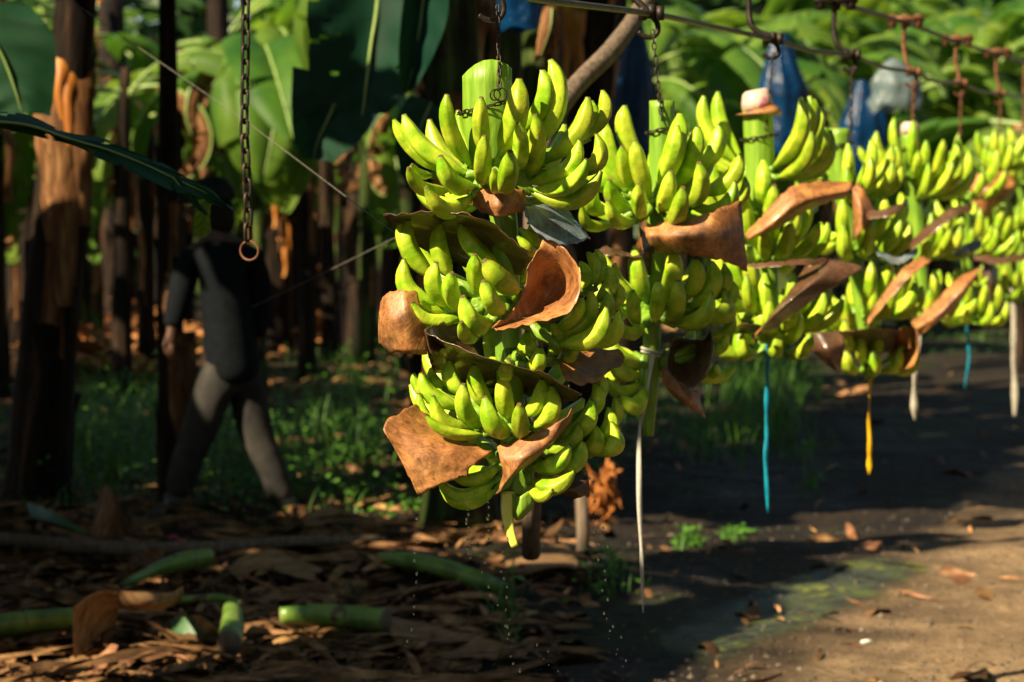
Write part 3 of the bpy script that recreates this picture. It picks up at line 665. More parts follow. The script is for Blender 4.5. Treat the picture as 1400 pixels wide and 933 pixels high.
SH('packing_sheet', [[(1322, 242, .1), (1350, 236, .16), (1378, 234, .14)], [(1328, 270, .16), (1350, 262, .22), (1390, 254, .18)], [(1332, 292, .14), (1348, 285, .18), (1372, 272, .14)], [(1334, 318, .1), (1340, 310, .12), (1350, 296, .1)]], D7,
   'broad pale brown sheet draped over the seventh bunch', 'sheet', 'sheet', seed=31)
SH('packing_sheet', [[(1340, 368, .1), (1352, 362, .14), (1366, 366, .1)], [(1344, 392, .12), (1354, 390, .16), (1364, 392, .12)], [(1352, 420, .1), (1358, 422, .12), (1362, 415, .1)]], D7,
   'narrow hanging brown sheet below the seventh bunch', 'sheet', 'sheetdark', seed=32)
SH('packing_sheet', [[(1330, 346, .14), (1365, 352, .18), (1402, 346, .14)], [(1332, 356, .18), (1365, 362, .22), (1402, 356, .18)]], 12.5,
   'thin dark sheet edge across the far bunches at the right edge', 'sheetdark', 'sheetdark', seed=33)

# ------------------------------------------------------------------ chains, hooks, rail
def link_mesh(L, d, w):
    m = MB(); pts = []
    r = (w - d) / 2; h = (L - d) / 2 - r
    for i in range(7): a = pi * i / 6; pts.append(Vector((r * cos(a), 0, h + r * sin(a))))
    for i in range(7): a = pi + pi * i / 6; pts.append(Vector((r * cos(a), 0, -h + r * sin(a))))
    n = len(pts); seg = 6; vs = []
    for i in range(n):
        t = (pts[(i + 1) % n] - pts[i - 1]).normalized(); X = Vector((0, 1, 0)); Y = t.cross(X)
        for k in range(seg): a = 2 * pi * k / seg; vs.append(pts[i] + X * cos(a) * d / 2 + Y * sin(a) * d / 2)
    fs = [(i * seg + k, i * seg + (k + 1) % seg, ((i + 1) % n) * seg + (k + 1) % seg, ((i + 1) % n) * seg + k) for i in range(n) for k in range(seg)]
    m.add(vs, fs); me = bpy.data.meshes.new('link'); me.from_pydata(m.v, [], m.f); me.polygons.foreach_set('use_smooth', [True] * len(fs)); return me
def chain_run(parent, pts, pitch, me, closed=False, twist=.6):
    pts = [Vector(p) for p in pts]; d = []; acc = 0
    seg = list(zip(pts, pts[1:])); tot = sum((b - a).length for a, b in seg); n = max(1, round(tot / pitch)); st = tot / n
    for i in range(n):
        t = st * (i + .5); q = 0
        for a, b in seg:
            l = (b - a).length
            if q + l >= t: p = a.lerp(b, (t - q) / l); dr = (b - a).normalized(); break
            q += l
        R = dr.to_track_quat('Z', 'Y').to_matrix() @ Matrix.Rotation(twist + (pi / 2 if i % 2 else 0) + RB.uniform(-.15, .15), 3, 'Z')
        inst('link', me, Matrix.Translation(p) @ R.to_4x4(), parent)
def ring_obj(name, c, R, d, parent, mat, normal=(0, 1, 0), ):
    m = MB(); n = Vector(normal).normalized(); a0 = n.orthogonal().normalized(); b0 = n.cross(a0)
    pts = [Vector(c) + a0 * cos(t) * R + b0 * sin(t) * R for t in [2 * pi * i / 28 for i in range(29)]]
    m.tube(pts, d / 2, 8, cap=False); return m.build(name, mat, parent, loc=c)
LK = {}
def links(pitch, d, mat='metal', wide=3.3):
    k = (pitch, d, mat)
    if k not in LK:
        me = link_mesh(pitch + 2 * d, d, d * wide); me.materials.append(MT[mat]); LK[k] = me
    return LK[k]
# empty chain, nearer than the bunches
DC = 3.55
c0 = root('hanging_chain', P(335, -140, DC), 'long empty chain of heavy links ending in an iron ring', 'chain')
chain_run(c0, [P(335, -140, DC), P(336, 60, DC), P(334, 180, DC), P(338, 250, DC), P(339, 328, DC)], .0215, links(.0215, .0052))
ring_obj('ring', P(341, 343, DC), .0140, .0035, c0, 'rust', (.25, 1, .05))
# chain 1 of the front bunch
Q = lambda x, y, D: P(x, y, D)
c1 = root('hanging_chain', P(682, 18, 4.4), 'fine black chain from the S-hook down to the front stalk', 'chain')
Df = 4.345
chain_run(c1, [P(680, 8, 4.40), P(681, 40, 4.38), P(683, 122, Df)], .0125, links(.0125, .0028))
ring_obj('ring', P(684, 129, Df - .004), .0115, .003, c1, 'metal', (.2, 1, .1)); ring_obj('ring', P(677, 130, Df - .008), .0095, .0026, c1, 'metal', (-.4, 1, .2))
ax = B1.axis(P(668, 150, 4.4).z); loop = []
for i in range(25):
    a = 2 * pi * i / 24; loop.append(Vector((ax.x + sin(a) * .053, ax.y - cos(a) * .053, ax.z + .012 * sin(a) + .004)))
chain_run(c1, loop, .0125, links(.0125, .0028))
def s_hook(name, px, py, D, size, label, mat='metal', d=.007):
    """open hook with its eye up and its jaw turned left"""
    m = MB(); c = P(px, py, D); s = size
    pts = [Vector(p) * s for p in ((.02, 0, 1.2), (.22, 0, .95), (.42, 0, .5), (.46, 0, .1), (.25, 0, -.28), (-.1, -.05, -.38), (-.5, -.10, -.30), (-.78, -.12, -.12))]
    m.tube([c + p for p in crom(pts, 5)], d / 2 if s < 1 else d, 8); o = m.build(name, mat, loc=c); return tag(o, label, 'hook')
s_hook('iron_hook', 676, 18, 4.40, .036, 'black iron hook at the top edge holding the front chain', d=.011)
# overhead rail and lower spacer rod
railp = [(300, -260, 3.55), (690, -170, 4.4), (905, -92, 5.6), (1042, -32, 6.9), (1140, 2, 7.95), (1237, 31, 9.3), (1308, 57, 10.8), (1363, 74, 12.5), (1402, 86, 14.4), (1460, 104, 18)]
rodp = [(420, -60, 3.9), (690, -12, 4.5), (738, 0, 4.8), (890, 19, 5.6), (975, 37, 6.3), (1056, 54, 6.9), (1110, 70, 7.4), (1164, 76, 7.95), (1205, 92, 8.6), (1248, 99, 9.3), (1280, 112, 10), (1313, 114, 10.8), (1340, 125, 11.6), (1367, 128, 12.5), (1402, 134, 14.4), (1460, 142, 18)]
m = MB(); m.tube(crom([P(*a) for a in railp], 4), .009, 8); tag(m.build('overhead_rail', 'wire', loc=P(*railp[4])), 'upper iron cableway rail that the rusty clamps ride on', 'rail')
m = MB(); m.tube(crom([P(*a) for a in rodp], 4), .0075, 8); tag(m.build('spacer_rod', 'wire', loc=P(*rodp[4])), 'lower dark spacer rod linking the hooks above the bunches', 'rod')
hk = [('first', 890, 905, 5.6, (905, 165), (866, -40), 'metal'), ('second', 1056, 1038, 6.9, (1047, 178), (1026, -30), 'metal'), ('third', 1164, 1150, 7.95, (1163, 190), (1142, 6), 'metal'),
      ('fourth', 1248, 1246, 9.3, (1247, 195), (1237, 31), 'rust'), ('fifth', 1313, 1314, 10.8, (1312, 205), (1308, 57), 'rust'), ('sixth', 1367, 1354, 12.5, (1366, 195), (1363, 74), 'rust')]
nb = ['second', 'third', 'fourth', 'fifth', 'sixth', 'seventh']
for i, (nm, rx, sx, D, bot, top, mt) in enumerate(hk):
    ry = [19, 54, 76, 99, 114, 128][i]; k = D / 5.6
    c = root('hook_hanger', P(rx, ry, D), '%s hanger with bent hook rod and chain holding the %s bunch' % ('dark iron' if mt == 'metal' else 'rust red', nb[i]), 'hook', 'hangers along the cableway')
    m = MB(); s = spx(D); dx = (top[0] - rx)
    pts = [P(top[0], top[1], D), P(top[0] - 3 * 5.6 / D, top[1] + (ry - top[1]) * .45, D), P(top[0] + 3, ry - 20 * 5.6 / D, D - .01), P(rx - 6 * 5.6 / D, ry - 5, D - .015), P(rx, ry, D - .012)]
    m.tube(crom(pts, 5), .0085, 8); m.build('hook_rod', mt, c, loc=P(rx, ry, D))
    m = MB(); C_ = P(rx, ry, D)
    for a in range(3):
        z = C_ + Vector((-.02 + .02 * a, -.012, .004 * (a % 2)))
        m.tube([z + Vector((0, 0, .016)), z + Vector((0, 0, -.016))], .010, 8)
    m.build('knuckle', mt, c, loc=C_)
    m = MB(); zz = .036
    pts = [Vector(p) * zz for p in ((.0, 0, -.1), (.35, 0, -.5), (.46, 0, -1.0), (.30, -.03, -1.35), (-.05, -.05, -1.5), (-.45, -.08, -1.42), (-.8, -.1, -1.15))]
    m.tube([C_ + p for p in crom(pts, 5)], .0065, 8); m.build('hook', mt, c, loc=C_)
    if top[1] > -5:
        m = MB(); T_ = P(top[0], top[1], D)
        for a in range(3): z = T_ + Vector((-.05 + .05 * a, -.012, .0)); m.tube([z + Vector((0, 0, .03)), z + Vector((0, 0, -.02))], .016, 8)
        m.tube([T_ + Vector((-.07, -.02, .012)), T_ + Vector((.07, -.02, .012))], .012, 8); m.build('clamp', mt, c, loc=T_)
    ch = root('hanging_chain', P(rx, ry + 8, D), 'chain of small links between the %s hook and the %s stalk' % (nm, nb[i]), 'chain', 'chains along the cableway')
    e = P(bot[0], bot[1], D - .04); st = P(rx + 2 * 5.6 / D, ry + 50 * 5.6 / D * .45, D - .004)
    pit = .0155 if D < 7 else .022
    chain_run(ch, [st, st.lerp(e, .5), e], pit, links(pit, .0034 if D < 7 else .0045, mt))
    bb = [B2, B3, B4, B5, B6, B7][i]; zc = e.z - .02; axx = bb.axis(zc); R_ = [.036, .051, .043, .042, .038, .044][i]
    lp = [Vector((axx.x + sin(2 * pi * j / 20) * R_, axx.y - cos(2 * pi * j / 20) * R_, zc + .008 * sin(2 * pi * j / 20))) for j in range(21)]
    chain_run(ch, lp, pit * .9, links(pit, .0034 if D < 7 else .0045, mt))
m = MB(); m.tube(crom([P(1402, 86, 14.4), P(1400, 112, 14.4), P(1401, 134, 14.4), P(1400, 165, 14.4), P(1393, 195, 14.4)], 4), .009, 8)
tag(m.build('hook_hanger', 'rust', loc=P(1402, 86, 14.4)), 'farthest rusty hanger at the right edge of the photo', 'hook', 'hangers along the cableway')
# diagonal prop pole
m = MB(); pts = crom([P(905, -40, 7.6), P(870, 22, 7.3), P(835, 70, 7.0), P(790, 115, 6.8), P(755, 165, 6.6), P(738, 215, 6.5), P(730, 300, 6.5), P(728, 480, 6.6), P(726, 760, 6.9)], 4)
m.tube(pts, [.028 * (1 + .1 * noise.noise(Vector(p) * 6)) for p in pts], 10); tag(m.build('prop_pole', 'wood', loc=pts[0]), 'bent grey brown pole slanting up behind the two front bunches', 'pole')
# thin guy twines
m = MB(); m.tube([P(60, -40, 7.5), P(102, 5, 7.4), P(335, 165, 6.6), P(530, 312, 5.6), P(560, 335, 5.5)], .0012, 6); tag(m.build('guy_twine', 'twine', loc=P(102, 5, 7.4)), 'thin pale twine slanting down from the top left corner', 'twine')
m = MB(); m.tube([P(345, 420, 8.2), P(440, 375, 7.5), P(535, 328, 6.6), P(600, 300, 6.0)], .0018, 6); tag(m.build('guy_twine', 'twine', loc=P(440, 375, 7.5)), 'short pale twine rising behind the ring towards the nearest bunch', 'twine')

# ribbons
def ribbon(pts, D, wpx, mat, label, knot=None):
    m = MB(); s = spx(D); pp = crom([P(x, y, D - .05) for x, y in pts], 6); n = len(pp)
    vs = []; 
    for i, p in enumerate(pp):
        w = wpx / s / 2 * (wf(i / (n - 1)) if callable(wf := (lambda t: (.6 + .8 * abs(noise.noise(Vector((t * 5, D, 1))))) * (1 - .5 * max(0, t - .85) / .15))) else 1)
        a = noise.noise(Vector((i * .13, D, 3))) * 1.6; d = Vector((cos(a), sin(a), 0)) * w; nn = Vector((-sin(a), cos(a), 0)) * .0006
        vs += [p - d - nn, p + d - nn, p + d + nn, p - d + nn]
    fs = []
    for i in range(n - 1):
        for k in range(4): fs.append((i * 4 + k, i * 4 + (k + 1) % 4, i * 4 + 4 + (k + 1) % 4, i * 4 + 4 + k))
    fs += [(3, 2, 1, 0), tuple(n * 4 - 4 + k for k in range(4))]
    m.add(vs, fs)
    if knot:
        b = knot[0]; z = P(0, knot[1], D).z; a0 = b.axis(z)
        for dz in (0, .008):
            m.tube([Vector((a0.x + sin(t) * knot[2], a0.y - cos(t) * knot[2], z - .006 * sin(t) + dz)) for t in [2 * pi * j / 20 for j in range(21)]], .0035, 6, cap=False)
        m.tube([P(knot[3], knot[1], D - knot[2] - .01), P(knot[3] + 2, knot[1] + 6, D - knot[2] - .012)], .006, 6)
    return tag(m.build('ribbon', mat, loc=pp[0]), label, 'ribbon')
ribbon([(892, 484), (889, 510), (880, 560), (874, 595), (874, 680), (877, 760), (879, 838)], 5.6, 6.5, 'wribbon', 'long white ribbon knotted round the second stalk', (B2, 484, .0225, 892))
ribbon([(1050, 458), (1049, 520), (1048, 565), (1048, 600), (1047, 640), (1050, 702)], 6.9, 8, 'bribbon', 'bright turquoise ribbon dangling under the third bunch')
ribbon([(1190, 518), (1188, 570), (1189, 610), (1188, 649)], 7.95, 8.5, 'yribbon', 'yellow ribbon dangling under the fourth bunch')
ribbon([(1254, 455), (1252, 500), (1250, 540), (1251, 575)], 9.3, 11, 'gribbon', 'wide greyish ribbon under the fifth bunch')
ribbon([(1325, 415), (1322, 450), (1325, 490), (1319, 532)], 10.8, 5, 'bribbon', 'thin wavy blue string under the sixth bunch')
ribbon([(1385, 392), (1386, 450), (1387, 510), (1387, 570)], 12.7, 11, 'gribbon', 'greyish ribbon nearest the right edge of the photo')

# ------------------------------------------------------------------ ground
def gz(x, y):
    v = Vector((x, y, 0))
    left = max(0.0, min(1.0, (.9 + (y - 7.8) * .3 - x) * .8))
    z = noise.noise(v * .55) * .05 * left + noise.noise(v * 2.3) * .022 * (.35 + left) + noise.noise(v * 7) * .011 * (.3 + left) + noise.noise(v * 19) * .009 * (.6 + left) + noise.noise(v * 5.3 + Vector((4, 4, 0))) * .012 * (1 - left)
    return z
def coords(lo, hi, fine, outer):
    a = []; x = lo
    while x < hi: a.append(x); x += fine
    a.append(hi); g = fine; l = [lo]
    while l[-1] > outer[0]: g *= 1.5; l.append(l[-1] - g)
    g = fine; r = [hi]
    while r[-1] < outer[1]: g *= 1.5; r.append(r[-1] + g)
    return list(reversed(l[1:])) + a + r[1:]
def land(name, xs, ys, zf, mats):
    m = MB(); nx = len(xs)
    vs = [(x, y, zf(x, y)) for y in ys for x in xs]; fs = [(j * nx + i, j * nx + i + 1, (j + 1) * nx + i + 1, (j + 1) * nx + i) for j in range(len(ys) - 1) for i in range(nx - 1)]
    m.add(vs, fs); return m.build(name, mats)
def soil_mat(name, stops, mossy, rough=.85, wet=True):
    m, t, b = new_mat(name); q = NB(t); v = q.coord('Object')
    n1 = q.noise(v, 1.1, 6, .65); n2 = q.noise(v, 28, 6, .7); n3 = q.noise(v, 130, 3, .7)
    k = q.math('ADD', q.math('MULTIPLY', n1, .4), q.math('MULTIPLY', n2, .6)); c = q.ramp(k, stops)
    if not mossy:
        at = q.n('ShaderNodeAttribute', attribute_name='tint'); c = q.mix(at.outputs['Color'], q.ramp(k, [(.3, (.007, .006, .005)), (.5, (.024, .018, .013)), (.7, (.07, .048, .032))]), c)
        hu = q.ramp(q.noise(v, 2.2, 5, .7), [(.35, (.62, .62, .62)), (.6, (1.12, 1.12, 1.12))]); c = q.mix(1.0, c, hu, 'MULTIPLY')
    g = q.ramp(n3, [(.35, (.6, .6, .6)), (.65, (1.5, 1.5, 1.5))]); c = q.mix(1.0, c, g, 'MULTIPLY')
    if mossy:
        c = q.mix(q.math('MULTIPLY', q.ramp(q.noise(v, .9, 5), [(.52, (0, 0, 0)), (.66, (1, 1, 1))]), .5), c, (.03, .05, .018))
    vo = q.n('ShaderNodeTexVoronoi'); vo.inputs['Scale'].default_value = 42; q.l(v, vo.inputs['Vector'])
    peb = q.ramp(vo.outputs[0], [(.10, (1, 1, 1)), (.22, (0, 0, 0))]); msk = q.ramp(q.noise(v, 9, 3), [(.5, (0, 0, 0)), (.62, (1, 1, 1))])
    pf = q.math('MULTIPLY', peb, msk); c = q.mix(q.math('MULTIPLY', pf, .35), c, (.24, .18, .13))
    q.l(c, b.inputs['Base Color'])
    rr = q.ramp(n1, [(.35, (rough * .6,) * 3), (.6, (rough,) * 3)]); q.l(rr, b.inputs['Roughness'])
    b.inputs['Specular IOR Level'].default_value = .12
    b1 = q.bump(b, n2, .9, .03); b2 = q.bump(b, n3, .7, .008, b1); q.bump(b, pf, .8, .006, b2)
    return m
MT['soil'] = soil_mat('dark_soil', [(.3, (.007, .006, .005)), (.5, (.022, .017, .013)), (.7, (.065, .045, .030))], True)
MT['road'] = soil_mat('dirt_road', [(.3, (.12, .078, .046)), (.5, (.27, .18, .105)), (.7, (.42, .29, .17))], False)
xs = coords(-3.3, 3.6, .045, (-150, 150)); ys = coords(7.2, 15, .045, (-20, 260))
tag(land('ground', xs, ys, gz, 'soil'), kind='structure')
def rz(x, y):
    edge = .62 + (y - 7.8) * .36 + noise.noise(Vector((x * .8, y * .8, 5))) * .28
    d = x - edge
    return gz(x, y) + max(-.05, min(.006, d * .10)) 
xs2 = [x for x in coords(.2, 4.6, .05, (-5, 60)) if x > -4]; ys2 = coords(7.2, 15, .05, (-20, 90))
ro = land('dirt_road', xs2, ys2, rz, 'road')
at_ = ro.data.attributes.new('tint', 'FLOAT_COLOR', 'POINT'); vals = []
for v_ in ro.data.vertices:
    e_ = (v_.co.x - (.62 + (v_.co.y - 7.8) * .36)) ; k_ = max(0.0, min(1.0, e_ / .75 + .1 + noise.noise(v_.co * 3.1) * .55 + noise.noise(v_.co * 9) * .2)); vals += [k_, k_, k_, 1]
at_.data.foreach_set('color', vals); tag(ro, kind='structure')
# wet patch with algae on the track
m, t, b = new_mat('wet_algae'); q = NB(t); v = q.coord('Object')
n1 = q.noise(v, 2.6, 6, .7, 1.2); n2 = q.noise(v, 24, 5, .7)
c = q.ramp(q.math('ADD', q.math('MULTIPLY', n1, .6), q.math('MULTIPLY', n2, .4)), [(.40, (.016, .018, .012)), (.5, (.045, .055, .035)), (.55, (.07, .09, .02)), (.62, (.20, .21, .02))])
q.l(c, b.inputs['Base Color']); rr = q.ramp(n2, [(.35, (.38,) * 3), (.6, (.8,) * 3)]); q.l(rr, b.inputs['Roughness']); q.bump(b, n2, .6, .01)
at_ = q.n('ShaderNodeAttribute', attribute_name='tint'); fac = q.math('ADD', q.math('MULTIPLY', at_.outputs['Color'], 1.5), q.math('MULTIPLY', n1, 1.6))
fa = q.ramp(fac, [(.0, (0, 0, 0)), (1.0, (1, 1, 1))]); mp_ = q.n('ShaderNodeMapRange'); mp_.inputs[1].default_value = 1.25; mp_.inputs[2].default_value = 2.0; mp_.inputs[4].default_value = .8; q.l(fac, mp_.inputs[0])
tb = q.n('ShaderNodeBsdfTransparent'); ms = q.n('ShaderNodeMixShader'); q.l(mp_.outputs[0], ms.inputs[0]); q.l(tb.outputs[0], ms.inputs[1]); q.l(b.outputs[0], ms.inputs[2]); q.l(ms.outputs[0], t.nodes['Material Output'].inputs[0])
MT['wet'] = m
m = MB(); NU = 60; NV = 34; A0, A1 = GP(920, 900), GP(1230, 766); ux = (A1 - A0); uy = Vector((-ux.y, ux.x, 0)) * .125
for j in range(NV + 1):
    for i in range(NU + 1):
        u = i / NU; v_ = j / NV * 2 - 1; p = A0 + ux * (u * 1.16 - .08) + uy * v_
        e = max(0, 1 - ((u * 2 - 1) ** 4 + v_ * v_)); m.v.append((p.x, p.y, max(gz(p.x, p.y), rz(p.x, p.y)) + .004)); m.c.append((e, e, e))
m.f = [(j * (NU + 1) + i, j * (NU + 1) + i + 1, (j + 1) * (NU + 1) + i + 1, (j + 1) * (NU + 1) + i) for j in range(NV) for i in range(NU)]; m.m = [0] * len(m.f)
tag(m.build('wet_algae_patch', 'wet'), kind='structure')

# ------------------------------------------------------------------ litter
RL = random.Random(11)
def curl_piece(m, c, L, w, yaw, tilt, curl, tint, roll=0, mi=0, taper=.6):
    n = 6; vs = []; fs = []
    R = Matrix.Rotation(yaw, 3, 'Z') @ Matrix.Rotation(tilt, 3, 'Y') @ Matrix.Rotation(roll, 3, 'X')
    tw = RL.uniform(-1.0, 1.0)
    for i in range(n + 1):
        t = i / n; x = (t - .5) * L; ww = w * .5 * (1 - taper * abs(2 * t - 1) ** 2) * (1 + RL.uniform(-.12, .12)); z = -curl * (2 * t - 1) ** 2 * L
        a = tw * (t - .5)
        for s_ in (-1, 0, 1): vs.append(Vector(c) + R @ Vector((x, s_ * ww * cos(a), z + s_ * ww * sin(a) + (0 if s_ == 0 else -abs(curl) * w * .5 + RL.uniform(-.1, .1) * w))))
    for i in range(n):
        for k in range(2): a = i * 3 + k; fs.append((a, a + 1, a + 4, a + 3))
    m.add(vs, fs, mi, tint)
m = MB()
def lit_density(px, py):
    # more litter on the left, little on the track
    if px > 760 + (933 - py) * .35: return .045
    if px > 620: return .35
    return 1
cnt = 0
for i in range(17000):
    px = RL.uniform(-60, 1460); py = RL.uniform(500, 960) if RL.random() < .72 else RL.uniform(380, 560)
    if RL.random() > lit_density(px, py): continue
    if py < 640 and RL.random() < .25: continue
    g = GP(px, py)
    if RL.random() < (g.y / 12 - .7) * 0: continue
    L = RL.choice([.04, .05, .07, .10, .15, .22, .32]) * RL.uniform(.7, 1.3); w = min(.09, L * RL.choice([.07, .1, .16, .25, .45]))
    b_ = RL.uniform(.15, 1.1) if RL.random() < .8 else RL.uniform(1.1, 2.0); tint = (b_ * RL.uniform(.95, 1.1), b_ * RL.uniform(.85, 1.0), b_ * RL.uniform(.7, 1.0))
    curl_piece(m, (g.x, g.y, gz(g.x, g.y) + RL.uniform(.004, .035)), L, w, RL.uniform(0, 6.28), RL.uniform(-.35, .35), RL.uniform(-.05, .35), tint, RL.uniform(-.6, .6))
for i in range(430):
    px = RL.uniform(-60, 760); py = RL.uniform(700, 960); g = GP(px, py); L = RL.uniform(.25, .7); b_ = RL.uniform(.3, 1.3)
    curl_piece(m, (g.x, g.y, gz(g.x, g.y) + RL.uniform(.01, .07)), L, RL.uniform(.012, .05), RL.gauss(0, .9), RL.uniform(-.12, .12), RL.uniform(-.03, .12), (b_, b_ * .92, b_ * .8), RL.uniform(-.6, .6), taper=.85)
tag(m.build('leaf_litter', 'litter'), 'loose brown dead leaves and shreds strewn over the dark soil', 'leaf litter', kind='stuff')
m = MB()
for i in range(2600):
    px = RL.uniform(640, 1450); py = RL.uniform(560, 960); g = GP(px, py); r = RL.uniform(.003, .011) * (1 if RL.random() < .95 else 2)
    z = max(gz(g.x, g.y), rz(g.x, g.y)); b_ = RL.uniform(.4, 1.4)
    vs = [Vector((g.x, g.y, z)) + Vector(d) * r * RL.uniform(.7, 1.2) for d in ((1, 0, 0), (0, 1, 0), (-1, 0, 0), (0, -1, 0), (0, 0, .8), (0, 0, -.6))]
    m.add(vs, [(0, 1, 4), (1, 2, 4), (2, 3, 4), (3, 0, 4), (1, 0, 5), (2, 1, 5), (3, 2, 5), (0, 3, 5)], 0, (b_, b_, b_))
tag(m.build('pebbles', 'stone', smooth=False), 'fine stones and clods on the dirt track', 'pebbles', kind='stuff')

# recognisable large pieces of debris
def ground_sheet(rows, label, mat='drygrass', back=None, cat='dry leaf', name='dry_leaf', lift=.0, warp=.008, seed=0):
    """rows of (px, py, height above ground): each point stands over its own ground position"""
    out = []
    D0 = None
    ys_ = [(y, h) for r in rows for x, y, h in r]; low = max(y for y, h in ys_)
    g = GP(sum(x for r in rows for x, y, h in r) / sum(len(r) for r in rows), low)
    rr = []
    for r in rows:
        q_ = []
        for x, y, h in r:
            # find depth so that the point at height h projects to (x,y)
            dirv = P(x, y, 1.0) - Vector((0, 0, CAMH)); k = (h + .01 - CAMH) / dirv.z; p = Vector((0, 0, CAMH)) + dirv * k
            p.z += gz(p.x, p.y); q_.append(p)
        rr.append(q_)
    cs = grid_surface(rr, 6, 6); nj = len(cs); ni = len(cs[0]); m = MB(); th = .003
    vs = [cs[j][i] + Vector((0, 0, noise.noise(cs[j][i] * 9 + Vector((seed, 0, 0))) * warp)) for j in range(nj) for i in range(ni)]
    n_ = len(vs); vb = [v_ + Vector((0, 0.0015, -th)) for v_ in vs]
    f = [(j * ni + i, (j + 1) * ni + i, (j + 1) * ni + i + 1, j * ni + i + 1) for j in range(nj - 1) for i in range(ni - 1)]
    m.add(vs + vb, f + [tuple(reversed([a + n_ for a in q_])) for q_ in f]); 
    return tag(m.build(name, mat, loc=vs[0]), label, cat)
ground_sheet([[(102, 822, .20), (130, 806, .22), (162, 799, .24)], [(100, 850, .12), (132, 838, .13), (161, 830, .14)], [(101, 893, .01), (128, 876, .03), (158, 852, .05)]], 'upright tan sheath flap standing on the litter, bottom left', seed=1)
ground_sheet([[(160, 799, .24), (190, 800, .24), (225, 802, .22), (250, 798, .18)], [(162, 812, .20), (195, 816, .20), (225, 814, .19), (250, 806, .16)], [(166, 828, .15), (192, 830, .15), (220, 826, .14), (245, 814, .12)]], 'curled brown sheath end beside the tan flap', seed=2)
ground_sheet([[(122, 740, .02), (140, 665, .26), (160, 680, .24)], [(135, 748, .02), (155, 700, .17), (172, 715, .14)], [(160, 752, .01), (172, 730, .08), (184, 742, .05)]], 'dark pointed sheath standing up behind the litter at left', 'drysheath', seed=3)
ground_sheet([[(36, 695, .06), (70, 705, .08), (100, 720, .06), (122, 738, .02)], [(42, 712, .03), (75, 722, .04), (105, 732, .03), (128, 742, .01)]], 'dull green leaf scrap lying on the litter at far left', 'leafscrap', cat='leaf scrap', name='leaf_scrap', seed=4)
ground_sheet([[(236, 845, .05), (262, 838, .08), (290, 850, .05)], [(232, 862, .02), (262, 860, .03), (300, 868, .02)]], 'broken green leaf scrap beside the short stub of stalk', 'leafscrap', cat='leaf scrap', name='leaf_scrap', seed=5)
ground_sheet([[(310, 775, .05), (345, 758, .09), (385, 762, .08), (440, 782, .03)], [(330, 795, .02), (352, 780, .05), (390, 784, .05), (438, 800, .02)]], 'broad tan dead leaf lying flat left of centre', seed=6)
ground_sheet([[(350, 812, .03), (380, 800, .06), (410, 800, .06), (436, 806, .02)], [(360, 822, .02), (384, 812, .03), (412, 812, .03), (432, 816, .01)]], 'small yellowish curled leaf in the litter left of centre', seed=7)
ground_sheet([[(262, 832, .10), (280, 834, .10), (300, 850, .06)], [(258, 845, .05), (278, 850, .06), (296, 862, .02)]], 'pale folded dead leaf over the green scrap', seed=8)
ground_sheet([[(530, 836, .07), (580, 842, .07), (640, 856, .06), (700, 880, .03), (722, 884, .01)], [(535, 855, .06), (585, 860, .05), (640, 872, .04), (690, 884, .03), (715, 888, .01)], [(545, 872, .02), (590, 885, .02), (640, 892, .02), (680, 894, .01), (705, 892, .01)]], 'large torn husk of dead leaf beside the cut green stalk', seed=9)
ground_sheet([[(490, 890, .02), (540, 884, .05), (600, 890, .05), (655, 896, .02)], [(500, 902, .01), (545, 898, .02), (600, 902, .02), (650, 904, .01)]], 'long narrow dead leaf at the bottom centre', seed=10)
ground_sheet([[(410, 705, .04), (450, 696, .07), (490, 700, .07), (530, 712, .02)], [(420, 722, .02), (455, 716, .03), (490, 718, .03), (525, 724, .01)]], 'rounded brown dead leaf at the back of the litter', seed=11)
ground_sheet([[(175, 765, .08), (195, 748, .10), (226, 752, .08)], [(178, 780, .03), (200, 775, .03), (222, 775, .02)]], 'small rusty brown flap in the litter at left', 'drysheath', seed=12)
ground_sheet([[(690, 770, .03), (725, 755, .07), (765, 750, .06), (790, 765, .02)], [(695, 800, .01), (730, 790, .03), (765, 785, .03), (790, 790, .01)]], 'tan husk under the dripping front bunch', seed=13)
# green cut stalks
def log(pts, r, label, seg=16, mi='greenstalk', name='cut_stalk'):
    pp = []
    for x, y, h in pts:
        dirv = P(x, y, 1.0) - Vector((0, 0, CAMH)); k = (h + .03 - CAMH) / dirv.z; p = Vector((0, 0, CAMH)) + dirv * k; pp.append(p)
    c = crom(pp, 5); m = MB(); n = len(c); rs = []
    for i in range(n):
        t = i / (n - 1) * (len(r) - 1); a = int(min(t, len(r) - 2)); rs.append((r[a] + (r[a + 1] - r[a]) * (t - a)) * (1 + .04 * noise.noise(c[i] * 9)))
    m.tube(c, rs, seg, 0, True, 1, squash=.85, ridge=.03, nr=4)
    rt = root(name, pp[0], label, 'cut stalk'); m.build('stem', [mi, 'wood'], rt, loc=pp[0])
    for q_ in (.58,):                                       # old leaf-scar collars
        i = int(q_ * (n - 1)); m2 = MB(); d = (c[min(i + 1, n - 1)] - c[i]).normalized() * .006
        m2.tube([c[i] - d, c[i], c[i] + d * 1.3], [rs[i] * 1.0, rs[i] * 1.035, rs[i] * .99], seg, squash=.85); m2.build('leaf_scar', 'wood', rt, loc=pp[0])
log([(-30, 862, .05), (30, 852, .05), (98, 846, .05)], [.045, .043, .04], 'thick bright green cut stalk entering at the left edge')
log([(168, 800, .03), (215, 778, .05), (250, 768, .06), (284, 762, .06)], [.014, .03, .045, .042], 'tapering green stalk lying slantwise on the litter at left')
log([(382, 842, .05), (440, 841, .05), (500, 846, .05), (528, 849, .05)], [.03, .042, .044, .042], 'straight green stalk with a dark sawn end, lower left of centre')
